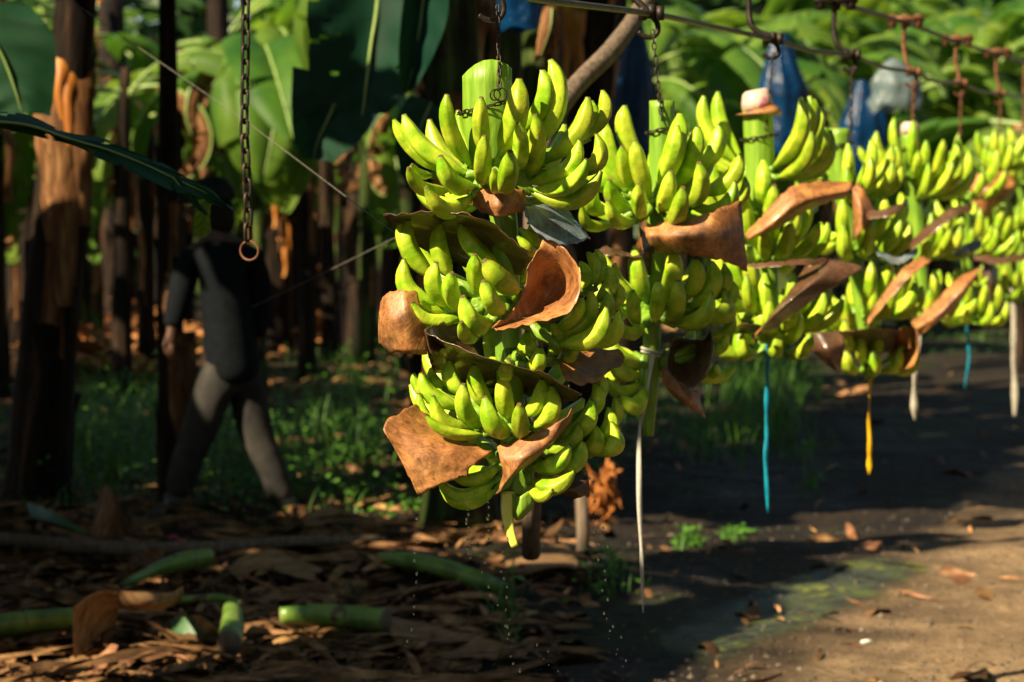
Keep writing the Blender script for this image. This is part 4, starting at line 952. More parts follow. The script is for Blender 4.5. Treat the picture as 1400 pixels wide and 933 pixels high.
log([(520, 763, .05), (560, 768, .06), (610, 778, .06), (660, 795, .05), (695, 805, .03)], [.026, .038, .042, .038, .02], 'curved green and brown stalk below the front bunch')
log([(318, 836, .06), (318, 856, .055), (314, 880, .05)], [.04, .044, .046], 'short stub of stalk pointing at the camera, lower left')
log([(200, 822, .05), (250, 820, .06), (300, 818, .07), (330, 826, .06)], [.010, .014, .016, .014], 'thin green stem crossing above the short stub', 10)
log([(-20, 735, .03), (120, 748, .05), (240, 752, .05), (400, 742, .04), (520, 738, .03)], [.03, .035, .035, .03, .02], 'long black rotten stem along the back of the litter', 12, 'wood', 'rotten_stem')
# small stakes and roots
m = MB(); g = GP(797, 764); m.tube([g + Vector((0, 0, -.03)), g + Vector((.0, 0, .13)), g + Vector((-.01, 0, .32))], [.032, .03, .028], 9); tag(m.build('short_stake', 'wood', loc=g), 'short wooden stake standing in the soil under the front bunch', 'stake')
g = GP(828, 712); m = MB()
for i in range(46):
    a = RL.uniform(0, 6.28); r = RL.uniform(.01, .09); h = RL.uniform(.0, .24); yaw = RL.uniform(0, 6.28)
    curl_piece(m, g + Vector((cos(a) * r, sin(a) * r, h)), RL.uniform(.07, .16), RL.uniform(.015, .04), yaw, RL.uniform(.7, 1.9), .3, (1.6, 1.0, .5), RL.uniform(-.5, .5))
tag(m.build('withered_leaf_clump', 'litter', loc=g), 'orange brown clump of withered leaves right of the short stake', 'withered clump')
g = GP(1185, 883); m = MB(); m.tube([g + Vector((-.021, 0, .012)), g + Vector((0, .004, .014)), g + Vector((.021, .006, .012))], [.006, .008, .006], 8, squash=.6)
tag(m.build('plastic_scrap', 'scrap', loc=g), 'small white scrap lying on the sunlit track', 'scrap')
g = GP(240, 747); m = MB(); curl_piece(m, g + Vector((0, 0, .05)), .06, .04, .4, .2, .3, (1, 1, 1), .3); curl_piece(m, g + Vector((.04, -.05, .04)), .05, .035, 1.4, .2, .3, (1, 1, 1), .3)
tag(m.build('red_scrap', 'trash', loc=g), 'crumpled red scrap on the litter at left', 'scrap')

m = MB()
for (hx, hy, n_, sp_) in ((185, 485, 420, 1.0), (120, 520, 120, .8), (470, 470, 160, 1.3), (600, 440, 120, 1.6)):
    g = GP(hx, hy)
    for i in range(n_):
        r_ = abs(RL.gauss(0, .5)) * sp_; a = RL.uniform(0, 6.28); h = max(0, .55 - r_ * .5) * RL.random() * sp_ * (1 if hx < 300 else .3)
        curl_piece(m, g + Vector((cos(a) * r_, sin(a) * r_ * 1.3, h + .02)), RL.uniform(.15, .8), RL.uniform(.04, .16), RL.uniform(0, 6.28), RL.uniform(-.6, .6), RL.uniform(0, .3), (1.5, 1.15, .8), RL.uniform(-.8, .8))
tag(m.build('dead_leaf_heaps', 'litter'), 'heaps of dead banana leaves on the ground further back', 'leaf heap', kind='stuff')
# ------------------------------------------------------------------ weeds and grass
m = MB()
def blade(m, c, h, lean, w, tint):
    a = RL.uniform(0, 6.28); d = Vector((cos(a), sin(a), 0)); s_ = Vector((-sin(a), cos(a), 0)) * w / 2; vs = []
    for i, (t, k) in enumerate(((0, 1), (.4, .9), (.75, .6), (1, .05))):
        p = Vector(c) + Vector((0, 0, h * (t - .25 * lean * t * t))) + d * h * lean * t * t; vs += [p - s_ * k, p + s_ * k]
    m.add(vs, [(0, 1, 3, 2), (2, 3, 5, 4), (4, 5, 7, 6)], 0, tint)
def leaflet(m, c, r, tint):
    n = Vector((RL.uniform(-.6, .6), RL.uniform(-.9, .2), 1)).normalized(); a = n.orthogonal().normalized(); b_ = n.cross(a); t = RL.uniform(0, 6.28)
    u = a * cos(t) + b_ * sin(t); v_ = n.cross(u)
    m.add([c, c + u * r * .5 + v_ * r * .35, c + u * r, c + u * r * .5 - v_ * r * .35], [(0, 1, 2, 3)], 0, tint)
patches = [(120, 600, 110, 90, .30, 500, 2600), (330, 640, 90, 70, .26, 300, 1800), (470, 600, 80, 90, .28, 500, 1500), (1040, 545, 80, 60, .34, 700, 60), (220, 560, 60, 60, .3, 100, 900), (960, 600, 50, 40, .2, 200, 80), (850, 560, 60, 60, .22, 160, 200), (560, 470, 90, 50, .25, 200, 800),(150, 620, 90, 60, .16, 240, 900), (60, 680, 60, 30, .1, 60, 200), (330, 660, 60, 40, .15, 120, 500), (450, 640, 70, 60, .16, 260, 700), (450, 500, 80, 50, .12, 160, 400), (500, 415, 90, 20, .1, 80, 500),
           (545, 690, 40, 15, .08, 40, 240), (1040, 570, 55, 55, .26, 420, 60), (1100, 620, 40, 30, .12, 60, 30), (1110, 665, 20, 12, .12, 25, 20), (830, 800, 40, 25, .1, 60, 120), (690, 850, 20, 40, .16, 60, 10),
           (940, 742, 18, 12, .08, 30, 90), (1003, 730, 15, 8, .05, 20, 120), (1320, 470, 90, 18, .1, 160, 300), (200, 640, 40, 60, .2, 60, 300), (900, 560, 60, 60, .14, 120, 160), (790, 640, 50, 50, .14, 60, 120)]
for (px, py, sx, sy, h, nb_, nl) in patches:
    for i in range(nb_):
        g = GP(px + RL.gauss(0, sx * .5), py + abs(RL.gauss(0, 1)) * 0 + RL.gauss(0, sy * .5)); g.z = gz(g.x, g.y); b_ = RL.uniform(.5, 1.5)
        blade(m, g, h * RL.uniform(.5, 1.4), RL.uniform(.1, 1.0), RL.uniform(.004, .012), (b_ * .9, b_, b_ * .6))
    for i in range(nl):
        g = GP(px + RL.gauss(0, sx * .5), py + RL.gauss(0, sy * .5)); g.z = gz(g.x, g.y) + h * RL.random() ** 1.3 * .9; b_ = RL.uniform(.5, 1.6)
        leaflet(m, g, RL.uniform(.015, .05), (b_ * .9, b_, b_ * .55))
tag(m.build('weeds', 'weed', smooth=False), 'low green weeds and grass tufts growing out of the soil', 'weeds', kind='stuff')

# ------------------------------------------------------------------ banana plants
def leaf_mesh(name, L, Wd, fold, droop, seed, tears=.5, mat='leaf', petiole=.28):
    """blade from the origin along +X, arching up then down; lobes torn along the side veins"""
    r = random.Random(seed); m = MB(); n = 30; path = []; p = Vector((0, 0, 0)); ang = 0.0
    N = n + 6
    for i in range(N + 1):
        path.append(p.copy()); t = i / N; ang = -droop * t * (1.0 + .6 * t)
        p = p + Vector((cos(ang), 0, sin(ang))) * (L / N)
    st = int(N * petiole * .6)
    m.tube(path, [.022 * (1 - .8 * i / N) + .002 for i in range(N + 1)], 6, 1)
    for sd in (-1, 1):
        i = st
        while i < N - 0:
            ln = r.choice([1, 2, 3, 5, 8]) if r.random() < tears else r.choice([6, 9, 12]); j = min(N, i + ln)
            da = r.gauss(0, .18) + (-.5 if r.random() < .2 * tears else 0); slant = r.uniform(.1, .3); idx = {}
            for a in range(i, j + 1):
                t = (a - st) / max(1, (N - st)); w = Wd * .5 * (sin(pi * min(1, max(.001, t * .96 + .02)) ** .85) ** .62)
                g = .03 * r.uniform(.5, 1) if a in (i, j) and ln < 6 else 0
                T = (path[min(a + 1, N)] - path[max(a - 1, 0)]).normalized(); U = Vector((0, 1, 0)).cross(T) * -1; U = Vector((-T.z, 0, T.x))
                if a == j and j < N: base = path[a] - T * .006
                else: base = path[a]
                for k in range(5):
                    v_ = k / 4; fa = fold + da - .9 * v_ * v_ * droop * .5
                    q_ = base + Vector((0, sd, 0)) * (w * v_ * cos(fa)) + U * (w * v_ * sin(fa)) + T * (slant * w * v_) - T * (g * v_ if a == j else -g * v_ if a == i else 0)
                    q_ += U * .012 * noise.noise(Vector((a * .7, v_ * 3, seed + sd * 5)))
                    idx[(a, k)] = len(m.v); m.uv[len(m.v)] = (a / N * 3, v_); m.v.append(tuple(q_)); m.c.append((1, 1, 1))
            for a in range(i, j):
                for k in range(4):
                    f = (idx[(a, k)], idx[(a + 1, k)], idx[(a + 1, k + 1)], idx[(a, k + 1)])
                    m.f.append(f if sd > 0 else tuple(reversed(f))); m.m.append(0)
            i = j
    o = m.build(name, [mat, 'rib']); me = o.data; bpy.data.objects.remove(o); return me
LV = [leaf_mesh('leaf', 2.1, .62, radians(18), .9 + .35 * (i % 4), 50 + i, .3 + .15 * (i % 4)) for i in range(8)]
LD = [leaf_mesh('dry_leaf', 1.5, .32, radians(-50), 2.3, 80 + i, .9, 'drysheath') for i in range(3)]
def stem_mesh(seed, H=3.0, r0=.15, mat='trunk'):
    r = random.Random(seed); m = MB(); pts = []; rad = []
    bend = (r.uniform(-.12, .12), r.uniform(-.1, .1))
    for i in range(19):
        t = i / 18; pts.append(Vector((bend[0] * t * t * H * .5 + .01 * noise.noise(Vector((t * 8, seed, 0))), bend[1] * t * t * H * .5, t * H - .05)))
        rad.append(r0 * (1.16 - .55 * t) * (1 + .10 * abs(noise.noise(Vector((seed, t * 7, 1))))) * (1.25 if i == 0 else 1.08 if i == 1 else 1))
    m.tube(pts, rad, 20, ridge=.045, nr=3)
    # overlapping sheath slabs
    for k in range(9):
        a0 = r.uniform(0, 6.28); z0 = r.uniform(.0, .5) * H; z1 = min(H * .98, z0 + r.uniform(.35, .9)); aw = r.uniform(.35, .8); n = 7; vs = []
        for i in range(n + 1):
            z = z0 + (z1 - z0) * i / n; t = z / H; c = Vector((bend[0] * t * t * H * .5, bend[1] * t * t * H * .5, z)); rr = r0 * (1.16 - .55 * t) * 1.06 + (.004 + (.035 * max(0, i / n - .75) * 4))
            for q_ in (-1, -.5, 0, .5, 1): a = a0 + q_ * aw * (1 - .25 * i / n); vs.append(c + Vector((cos(a) * rr * (1 - .03 * abs(q_)), sin(a) * rr * (1 - .03 * abs(q_)), r.uniform(-.01, .01))))
        fs = [(i * 5 + j, i * 5 + j + 1, i * 5 + j + 6, i * 5 + j + 5) for i in range(n) for j in range(4)]; m.add(vs, fs, 1 if r.random() < .22 else 0)
    o = m.build('pseudostem', [mat, 'drysheath']); me = o.data; bpy.data.objects.remove(o); return me
ST = [stem_mesh(i, mat='trunk') for i in range(3)] + [stem_mesh(i + 5, mat='trunkg') for i in range(3)]
def flap_mesh(seed, mat, L=.7, w=.13):
    r = random.Random(seed); m = MB(); n = 9; vs = []; x = 0; z = 0
    for i in range(n + 1):
        t = i / n; x = .10 * sin(t * 2.6) + .05 * t; z = .06 * sin(t * 3.1) - L * max(0, t - .12)
        ww = w * .5 * (1 - .6 * t) * (1 + .3 * noise.noise(Vector((seed, t * 6, 2))))
        for q_ in (-1, -.4, .4, 1): vs.append((x + .03 * (1 - q_ * q_) * (1 if t > .2 else 0), q_ * ww + .05 * noise.noise(Vector((t * 3, seed, 0))), z))
    m.add(vs, [(i * 4 + j, i * 4 + j + 1, i * 4 + j + 5, i * 4 + j + 4) for i in range(n) for j in range(3)])
    o = m.build('hanging_sheath', mat); me = o.data; bpy.data.objects.remove(o); return me
FL = [flap_mesh(i, 'drysheath', .5 + .15 * i, .1 + .03 * i) for i in range(4)] + [flap_mesh(9 + i, 'orange', .45 + .12 * i, .1 + .02 * i) for i in range(2)]

# what has to stay in the sun: the row of bunches, the lower right of the track, a few spots
BAX = [(b.axis(1.3).x, b.D) for b in (B1, B2, B3, B4, B5, B6, B7, B8)]
LITPOLY = [(1410, 680), (1290, 752), (1240, 780), (1170, 790), (1060, 870), (930, 925), (900, 950), (1420, 950)]
SHADEBAND = [(1420, 765), (1290, 778), (1150, 800), (1150, 812), (1300, 812), (1420, 820)]
def inpoly(x, y, poly):
    c = False; n = len(poly)
    for i in range(n):
        x1, y1 = poly[i]; x2, y2 = poly[i - 1]
        if (y1 > y) != (y2 > y) and x < (x2 - x1) * (y - y1) / (y2 - y1) + x1: c = not c
    return c
SPOTS = [(P(372, 625, 11.7), .05), (P(770, 372, 4.28), .035), (P(760, 415, 4.28), .03), (P(876, 680, 5.55), .04), (P(875, 620, 5.55), .03), (GP(60, 905), .5), (GP(470, 610), .25), (GP(530, 692), .22), (GP(750, 770), .22), (GP(1003, 728), .18), (GP(940, 740), .12), (P(80, 180, 12.2), .3), (P(370, 200, 17), .3), (P(395, 330, 17), .35), (P(640, 700, 11.6), .15), (GP(830, 712), .18),
         (GP(180, 480), .8), (GP(480, 410), .9), (P(150, 40, 14), .3), (GP(1290, 420), .5), (GP(1320, 520), .15), (GP(930, 820), .12), (P(600, 60, 9.6), .25), (P(700, 60, 10), .2), (P(650, 30, 10), .2)]
def must_lit(by, z):
    if by < 5: return 1.54 < z < 1.95 or .98 < z < 1.26
    if by < 6: return 1.51 < z < 1.95
    if by < 7.5: return 1.44 < z < 1.95 or .75 < z < .95
    return (.45 if by > 12 else .75) < z < 2.0
RSP = random.Random(77)
LOWP = [(110, 21.5, 3.0), (235, 20.5, 2.9), (165, 19.5, 2.7), (350, 19.8, 2.9), (420, 21, 2.8), (300, 24, 3.2), (500, 23, 3.0), (40, 22.5, 3.0), (200, 26.5, 3.4), (440, 30, 3.5), (60, 28, 3.4), (390, 36, 3.8), (250, 34, 3.7), (540, 33, 3.7), (70, 20, 2.5), (130, 23, 2.7), (200, 21.5, 2.5), (255, 26, 2.9), (330, 22, 2.6), (400, 27, 2.9), (450, 23.5, 2.6), (520, 29, 3.0), (20, 25, 2.8), (170, 29, 3.0), (290, 31, 3.1), (360, 33, 3.2), (480, 34, 3.2), (560, 22, 2.6), (90, 31, 3.1), (720, 21, 2.7), (800, 24, 2.9)]
for (a_, d_, h_) in LOWP: SPOTS.append((Vector(((a_ - 700) / F * d_ + RSP.uniform(-.4, .4), d_ - .3, h_ + RSP.uniform(-.3, .4))), RSP.uniform(.35, .6)))
SPOTS += [(P(372, 160, 25), .5), (P(372, 300, 25), .5), (P(90, 130, 12.2), .28), (P(100, 210, 12.2), .25), (P(60, 270, 12.2), .2), (GP(160, 905), .3)]
for (a_, b_) in ((370, 205), (350, 262), (392, 305), (432, 330), (455, 275), (180, 335), (250, 92), (200, 112), (160, 45), (505, 30), (262, 30), (30, 335), (12, 20), (92, 22), (300, 135), (362, 60), (420, 112), (400, 345), (240, 190), (340, 20), (420, 30), (60, 30), (210, 60), (470, 230), (300, 300), (120, 300), (360, 400), (190, 385), (560, 240), (520, 300), (150, 150), (330, 90), (20, 430), (560, 100), (720, 60), (780, 40), (640, 20), (700, 120)):
    SPOTS.append((P(a_, b_, RSP.uniform(22, 34)), RSP.uniform(.35, .6)))
def blocks(p, loose=False):
    """does a point on the sun side shade something that the photo shows lit?"""
    h2 = S.x * S.x + S.y * S.y
    for bx, by in BAX:
        t = ((p.x - bx) * S.x + (p.y - by) * S.y) / h2
        if t > 0:
            dx = p.x - S.x * t - bx; dy = p.y - S.y * t - by; z = p.z - S.z * t
            if dx * dx + dy * dy < .27 ** 2 and must_lit(by, z): return True
    t = p.z / S.z; g = p - S * t
    if g.y > 7.4:
        px, py = PIX(Vector((g.x, g.y, 0)))
        if inpoly(px, py, LITPOLY) and not inpoly(px, py, SHADEBAND): return True
    if loose: return False
    for c, r in SPOTS:
        d = p - c; t = d.dot(S)
        if t > .3 and (d - S * t).length < r: return True
    # sunlit foliage in the upper right
    if p.y > 15 and p.x > .0 and p.z > 2.6:
        q_ = p - S * ((p.z - 2.4) / S.z); px, py = PIX(q_)
        if 860 < px < 1480 and q_.y < 42 and noise.noise(Vector((q_.x * .9, q_.y * .7, 3))) > -.22: return True
    return False
def leaf_pts(me, M, step=7):
    return [M @ me.vertices[i].co for i in range(0, len(me.vertices), step)]
RP = random.Random(21)
NLEAF = [0, 0]; USED = {}
TOPS = []
def plant(x, y, H, sc, label, group=None, nleaf=7, green=False, dry=2, flaps=2, seed=0, lean=(0, 0), frame_ok=False, lowest=.86, el=(5, 60), azs=None, flapz=None, ofl=False, cat='banana plant', lsc=1.0, mirror=1, test=True):
    r = random.Random(seed * 13 + 7); z0 = gz(x, y) - .02
    if group and 'far grove' in label:
        label = label.replace('dim', ('tall' if H > 3.7 else 'low') + (' green stemmed' if green else ' brown stemmed'))
        USED[label] = USED.get(label, 0) + 1
        if USED[label] > 1: label = label.replace('banana plant,', 'right-hand banana plant,')
    rt = root('banana_plant', (x, y, z0), label, cat, group)
    me = r.choice(ST[3:] if green else ST[:3]); yaw = r.uniform(0, 6.28)
    Ms = Matrix.Translation((x, y, z0)) @ Matrix.Rotation(lean[0], 4, 'Y') @ Matrix.Rotation(lean[1], 4, 'X') @ Matrix.Rotation(yaw, 4, 'Z')
    inst('pseudostem', me, Ms @ Matrix.Diagonal((sc, sc, H / 3.0, 1)), rt)
    tops = me.vertices[18 * 20].co; tw = Ms @ Vector((tops.x * sc * .7, tops.y * sc * .7, H * .97))
    TOPS.append((rt, tw, Vector((x, y, z0))))
    for i in range(nleaf):
        for attempt in range(7):
            az = (azs[i] if azs and attempt == 0 else r.uniform(0, 2 * pi)); e = radians(r.uniform(*el)); m_ = r.choice(LV); s_ = r.uniform(.8, 1.15) * lsc
            base = tw + Vector((0, 0, r.uniform(-.25, .1) * lowest))
            M = Matrix.Translation(base) @ Matrix.Rotation(az, 4, 'Z') @ Matrix.Rotation(-e, 4, 'Y') @ Matrix.Rotation(r.uniform(-.4, .4), 4, 'X') @ Matrix.Diagonal((s_, s_, s_, 1))
            pts = leaf_pts(m_, M); bad = False
            for p in pts:
                if p.y > .3 and not frame_ok:
                    a, b_ = PIX(p)
                    if -30 < a < 1430 and -20 < b_ < 950 and p.y < 17.5: bad = True; break
                if test and blocks(p, test == 'loose'): bad = True; break
            if not bad: inst('leaf', m_, M, rt); NLEAF[0] += 1; break
            NLEAF[1] += 1
    for i in range(dry):
        az = r.uniform(0, 2 * pi); m_ = r.choice(LD); M = Matrix.Translation(tw + Vector((0, 0, -.15))) @ Matrix.Rotation(az, 4, 'Z') @ Matrix.Rotation(radians(-20), 4, 'Y')
        if all(not (p.y < 17.5 and p.y > .3 and -30 < PIX(p)[0] < 1430 and PIX(p)[1] > -20) and not (test and blocks(p)) for p in leaf_pts(m_, M)): inst('dry_leaf', m_, M, rt)
    for i in range(flaps):
        az = r.uniform(-2.6, -.5) if not flapz else r.uniform(-2.3, -.8) if not ofl else r.uniform(-1.9, -1.0); zf = (flapz[i] if flapz and i < len(flapz) else r.uniform(.3, .95) * H)
        c = Ms @ Vector((0, 0, zf)); rad = .14 * sc * (1.16 - .55 * zf / H)
        inst('hanging_sheath', r.choice(FL[3:] if ofl else FL), Matrix.Translation(c + Vector((cos(az), sin(az), 0)) * rad) @ Matrix.Rotation(az, 4, 'Z'), rt)
    return rt
def at(px, D): return (px - 700) / F * D, D
# in frame, hand placed
LM = [(60, 'behind the stout plant'), (190, 'left of the walking person'), (290, 'behind the walking person'), (350, 'behind the empty chain'), (450, 'behind the big teal leaf'), (560, 'left of the nearest bunch'), (700, 'behind the nearest bunch'), (800, 'behind the slanting pole'),
      (900, 'behind the second bunch'), (1040, 'behind the third bunch'), (1150, 'behind the fourth bunch'), (1250, 'behind the fifth bunch'), (1320, 'behind the sixth bunch'), (1400, 'near the right edge')]
GM = 'low leafy banana plants in the left half of the grove'
for i, (px, D, H) in enumerate(LOWP):
    w_ = min(LM, key=lambda q: abs(q[0] - px))[1]; lb = ('low spreading' if H < 2.75 else 'broad leaved' if H < 3.05 else 'pale far off') + ' young banana plant ' + w_
    USED[lb] = USED.get(lb, 0) + 1
    if USED[lb] > 1: lb = lb.replace('young', ['second young', 'third young', 'fourth young'][USED[lb] - 2])
    x, y = at(px, D); plant(x, y, H, .5, lb, GM, nleaf=17, green=i % 3 == 0, dry=2, flaps=0, seed=700 + i, el=(-5, 75), lsc=.9, frame_ok=True)
DAP = []
RD = random.Random(9)
for rt_ in [o for o in bpy.data.objects if o.get('group') == GM]:
    for ch in rt_.children:
        if ch.name.startswith('leaf'):
            M_ = Matrix.Translation(rt_.location) @ ch.matrix_basis
            for v_ in RD.sample(list(ch.data.vertices), 4):
                p_ = M_ @ v_.co; a_, b_ = PIX(p_)
                if -10 < a_ < 870 and -10 < b_ < 360: DAP.append((p_, RD.uniform(.10, .26)))
RD.shuffle(DAP); DAP = DAP[:110]; SPOTS += DAP
def pl(px, D, H, sc, label, seed, **kw):
    x, y = at(px, D); kw.setdefault('nleaf', 8); kw.setdefault('flaps', 2); return plant(x, y, H, sc, label, seed=seed, **kw)
T1 = pl(45, 12.2, 3.1, .95, 'stout banana plant at the left edge with peeling copper coloured sheaths', 1, nleaf=10, flaps=8, flapz=[2.3, 2.25, 2.28, 2.32, 2.0, 2.22, 1.9, 2.3], lean=(.085, 0), ofl=True, el=(10, 50))
pl(232, 11.95, 2.9, .42, 'thin banana plant right beside the walking person', 2, nleaf=8, flapz=[1.2, .9, 1.6])
T5 = pl(628, 11.5, 3.6, 1.0, 'mossy banana plant directly behind the nearest bunch', 3, green=True, nleaf=10, flaps=4, el=(10, 50))
pl(590, 13.6, 3.6, .75, 'slim dark banana plant just left of the mossy one', 4)
pl(680, 12.6, 3.6, .8, 'brown banana plant just right of the mossy one', 5, green=True)
pl(735, 14.0, 3.8, 1.0, 'green streaked banana plant behind the slanting pole', 6, green=True, flaps=4)
pl(792, 15.4, 3.8, 1.1, 'dark banana plant right of the slanting pole', 7, flaps=4)
pl(840, 18, 3.9, 1.0, 'banana plant between the blue sleeve and the second chain', 16, flaps=4)
pl(655, 17.5, 3.9, 1.0, 'banana plant half seen between the mossy one and the pole', 17, green=True)
pl(490, 25, 3.9, 1.25, 'dark banana plant standing under the big teal leaf', 8)
pl(372, 25, 3.9, 1.15, 'banana plant with glowing orange sheaths behind the ring', 9, flaps=12, flapz=[2.2, 2.0, 1.7, 1.4, 2.3, 1.9, 1.2, 2.1, 2.5, 2.7, 1.5, 2.4])
pl(300, 23, 3.8, 1.0, 'dark banana plant behind the walking person', 10)
pl(158, 25, 3.9, 1.3, 'black banana plant in the gap right of the stout one', 11, flaps=4)
pl(-12, 19, 3.7, .8, 'dark banana plant cut by the left edge', 12)
pl(432, 28, 4.0, 1.0, 'banana plant between the orange one and the dark one', 13, flaps=6)
pl(545, 26, 3.9, 1.2, 'banana plant at the left shoulder of the nearest bunch, far back', 14, flaps=5)
pl(1399, 22, 2.4, .42, 'grey banana plant base behind the last ribbon', 15, nleaf=5, flaps=1)
# behind, rows of the grove
k = 40; GR = 'banana plants deep in the grove'
for ri, D in enumerate((29, 32.5, 36, 40, 44.5, 49)):
    half = D * .225 + 1.0; xx = -half + RP.uniform(0, 1)
    while xx < half:
        k += 1; px = 700 + xx / D * F
        if not (D < 34 and px > 860):
            w_ = min(LM, key=lambda q: abs(q[0] - px))[1]
            plant(xx + RP.uniform(-.3, .3), D + RP.uniform(-.8, .8), RP.uniform(3.0, 4.4), RP.uniform(.85, 1.3), 'dim banana plant, far grove row %s, %s' % (['one', 'two', 'three', 'four', 'five', 'six'][ri], w_), GR, nleaf=9, green=RP.random() < .35, flaps=1, dry=5, seed=k, el=(-10, 60), lsc=1.15)
        xx += RP.uniform(1.5, 2.4)
# leafy sunlit plants upper right: low crowns
sun_plants = [(885, 24, 3.0), (950, 27, 3.1), (1010, 25.5, 2.9), (1075, 29, 3.2), (1130, 27.5, 3.0), (1185, 31, 3.3), (1240, 29, 3.1), (1290, 32, 3.4), (1340, 30, 3.1), (1395, 33, 3.4), (1440, 31, 3.4), (920, 33, 3.4), (1040, 34, 3.5), (1150, 36, 3.7), (1250, 37, 3.8), (1350, 38, 3.9), (1100, 39, 3.6), (980, 38, 3.6)]
GS = 'leafy banana plants in the sun beyond the bunches'
SW = ['right of the second chain', 'between the second and third bunches', 'behind the capped stalk', 'above the third bunch', 'left of the fourth chain', 'above the fourth bunch', 'behind the pale sleeve', 'between the fifth and sixth hangers', 'behind the sixth hanger', 'at the right edge', 'cut by the right edge', 'far back right of the second chain',
      'far back above the third bunch', 'far back above the fourth bunch', 'far back above the fifth bunch', 'far back near the right edge', 'farthest above the third bunch', 'farthest behind the second bunch']
for i, (px, D, H) in enumerate(sun_plants):
    x, y = at(px, D); plant(x, y, H, .7, 'leafy sunlit banana plant ' + SW[i], GS, nleaf=12, green=True, dry=1, flaps=1, seed=100 + i, el=(-10, 80), lsc=1.0, frame_ok=True, test='loose')
# beside the frame: plants added on the left to shade the ground and bunches, and the near plant whose leaf reaches in
GL = 'banana plants added in a near row left of the picture for shade'
for i, (x, y, H) in enumerate([(-2.7, 8.2, 3.1), (-4.4, 4.3, 3.3), (-2.1, 2.3, 2.8), (-1.75, 4.3, 2.9), (-1.95, 6.9, 3.0), (-2.9, 2.9, 3.0), (-4.6, 7.2, 3.6), (-4.1, 10.6, 3.4), (-5.6, 9.4, 3.6), (-2.9, 4.4, 3.0), (-5.6, 5.6, 3.6), (-6.2, 2.8, 3.4), (-4.2, 1.9, 3.3), (-6.8, 7.6, 3.9), (-3.3, 12.2, 3.5),
                               (-5.2, 12.5, 3.8), (-3.9, 14.6, 3.6), (-7, 11, 4.0), (-5.8, .5, 3.4), (-7.5, 4.6, 4.0), (-2.6, 10.0, 3.5), (-3.4, 10.4, 3.3), (-3.0, 9.2, 3.4), (-6.5, 14, 4), (-2.9, 11, 3.5), (-8.2, 9.2, 4.2), (-8.5, 2, 4), (-4.6, 17, 3.7), (-5, 19.5, 3.8),
                               (-6.8, 17, 4), (-7.4, 20, 4.1), (-5.8, 22.5, 4), (-8.6, 13, 4.3), (-9, 17, 4.3), (-9.5, 6, 4.3), (-3.3, 7.0, 3.6), (-6.4, 25, 4), (-8.6, 23, 4.2), (-7.4, 28, 4.2), (-9.6, 27, 4.2)]):
    plant(x, y, H, 1.0, 'banana plant of the near row, added outside the left edge for its shade', GL, nleaf=15, flaps=2, seed=200 + i, el=(-5, 55), lsc=1.12)
GQ = 'banana plants added right of and behind the camera to block sky'  # out-of-view plants added to cut the sky light on the bunches
for i, (x, y, H) in enumerate([(3.3, 6.5, 3.9), (3.9, 9, 4.1), (4.7, 12, 4.2), (5.6, 15, 4.3), (6.6, 18.5, 4.3), (5.0, 6, 4.2), (6.0, 9.5, 4.4), (7.2, 13, 4.5), (3.2, 3.5, 3.9), (4.8, 2.5, 4.2), (3.0, .5, 3.9), (4.6, -1, 4.2), (2.6, -3, 4), (.8, -5, 4), (-1.6, -6, 4), (4.4, -4.5, 4.3), (6.6, 4, 4.4), (7.6, 21, 4.4), (-3.8, -4.5, 4), (2, -8, 4.3), (-6, -6, 4.2), (6.5, 0, 4.4), (2.4, 5.0, 4.3), (2.9, 7.4, 4.5), (3.5, 10.2, 4.6), (2.0, 2.6, 4.2), (1.5, .6, 4.1), (-.4, -2, 4.0), (4.3, 13.5, 4.7), (5.2, 17, 4.8), (3.6, 4.6, 4.9), (1.2, -3.2, 4.4)]):
    plant(x, y, H, 1.0, 'banana plant added out of view right of and behind the camera to block sky', GQ, nleaf=14, flaps=2, seed=500 + i, el=(0, 60), lsc=1.15)
T0 = plant(-2.3, 6.4, 3.0, .9, 'near banana plant outside the left edge whose teal leaf reaches into the picture', None, nleaf=10, flaps=1, seed=300, el=(0, 55))

def px_leaf(rows, D, parent, mat='leafdark', midrib=None, ribr=.008, tears=0):
    """a hand placed leaf: rows run along the blade, each (px,py,depth) across it"""
    rr = [[P(x, y, D - d) for x, y, d in r] for r in rows]; cs = grid_surface(rr, 6, 8); nj = len(cs); ni = len(cs[0]); m = MB()
    for j in range(nj):
        for i in range(ni):
            v_ = j / (nj - 1); u = i / (ni - 1); p = cs[j][i] + Vector((0, 1, .3)) * (.006 * sin(u * 26 - abs(v_ - .5) * 16) * min(1, abs(v_ - .5) * 5) + .02 * noise.noise(cs[j][i] * 5))
            m.uv[len(m.v)] = (u * 3 + abs(v_ - .5) * .8, abs(v_ - .5) * 2); m.v.append(tuple(p)); m.c.append((1, 1, 1))
    for j in range(nj - 1):
        for i in range(ni - 1):
            e_ = abs((j + .5) / (nj - 1) - .5) * 2; c_ = i - round(e_ * 4)
            if ni > 30 and e_ > .45 + .3 * ((c_ * 7) % 5) / 5 and c_ % 9 in (2,) : continue
            m.f.append((j * ni + i, (j + 1) * ni + i, (j + 1) * ni + i + 1, j * ni + i + 1)); m.m.append(0)
    mid = nj // 2; m.tube([Vector(cs[mid][i]) + Vector((0, -.004, 0)) for i in range(ni)], [ribr * (1 - .8 * i / ni) for i in range(ni)], 6, 1)
    return m.build('leaf', [mat, 'rib'], parent, loc=cs[0][0])
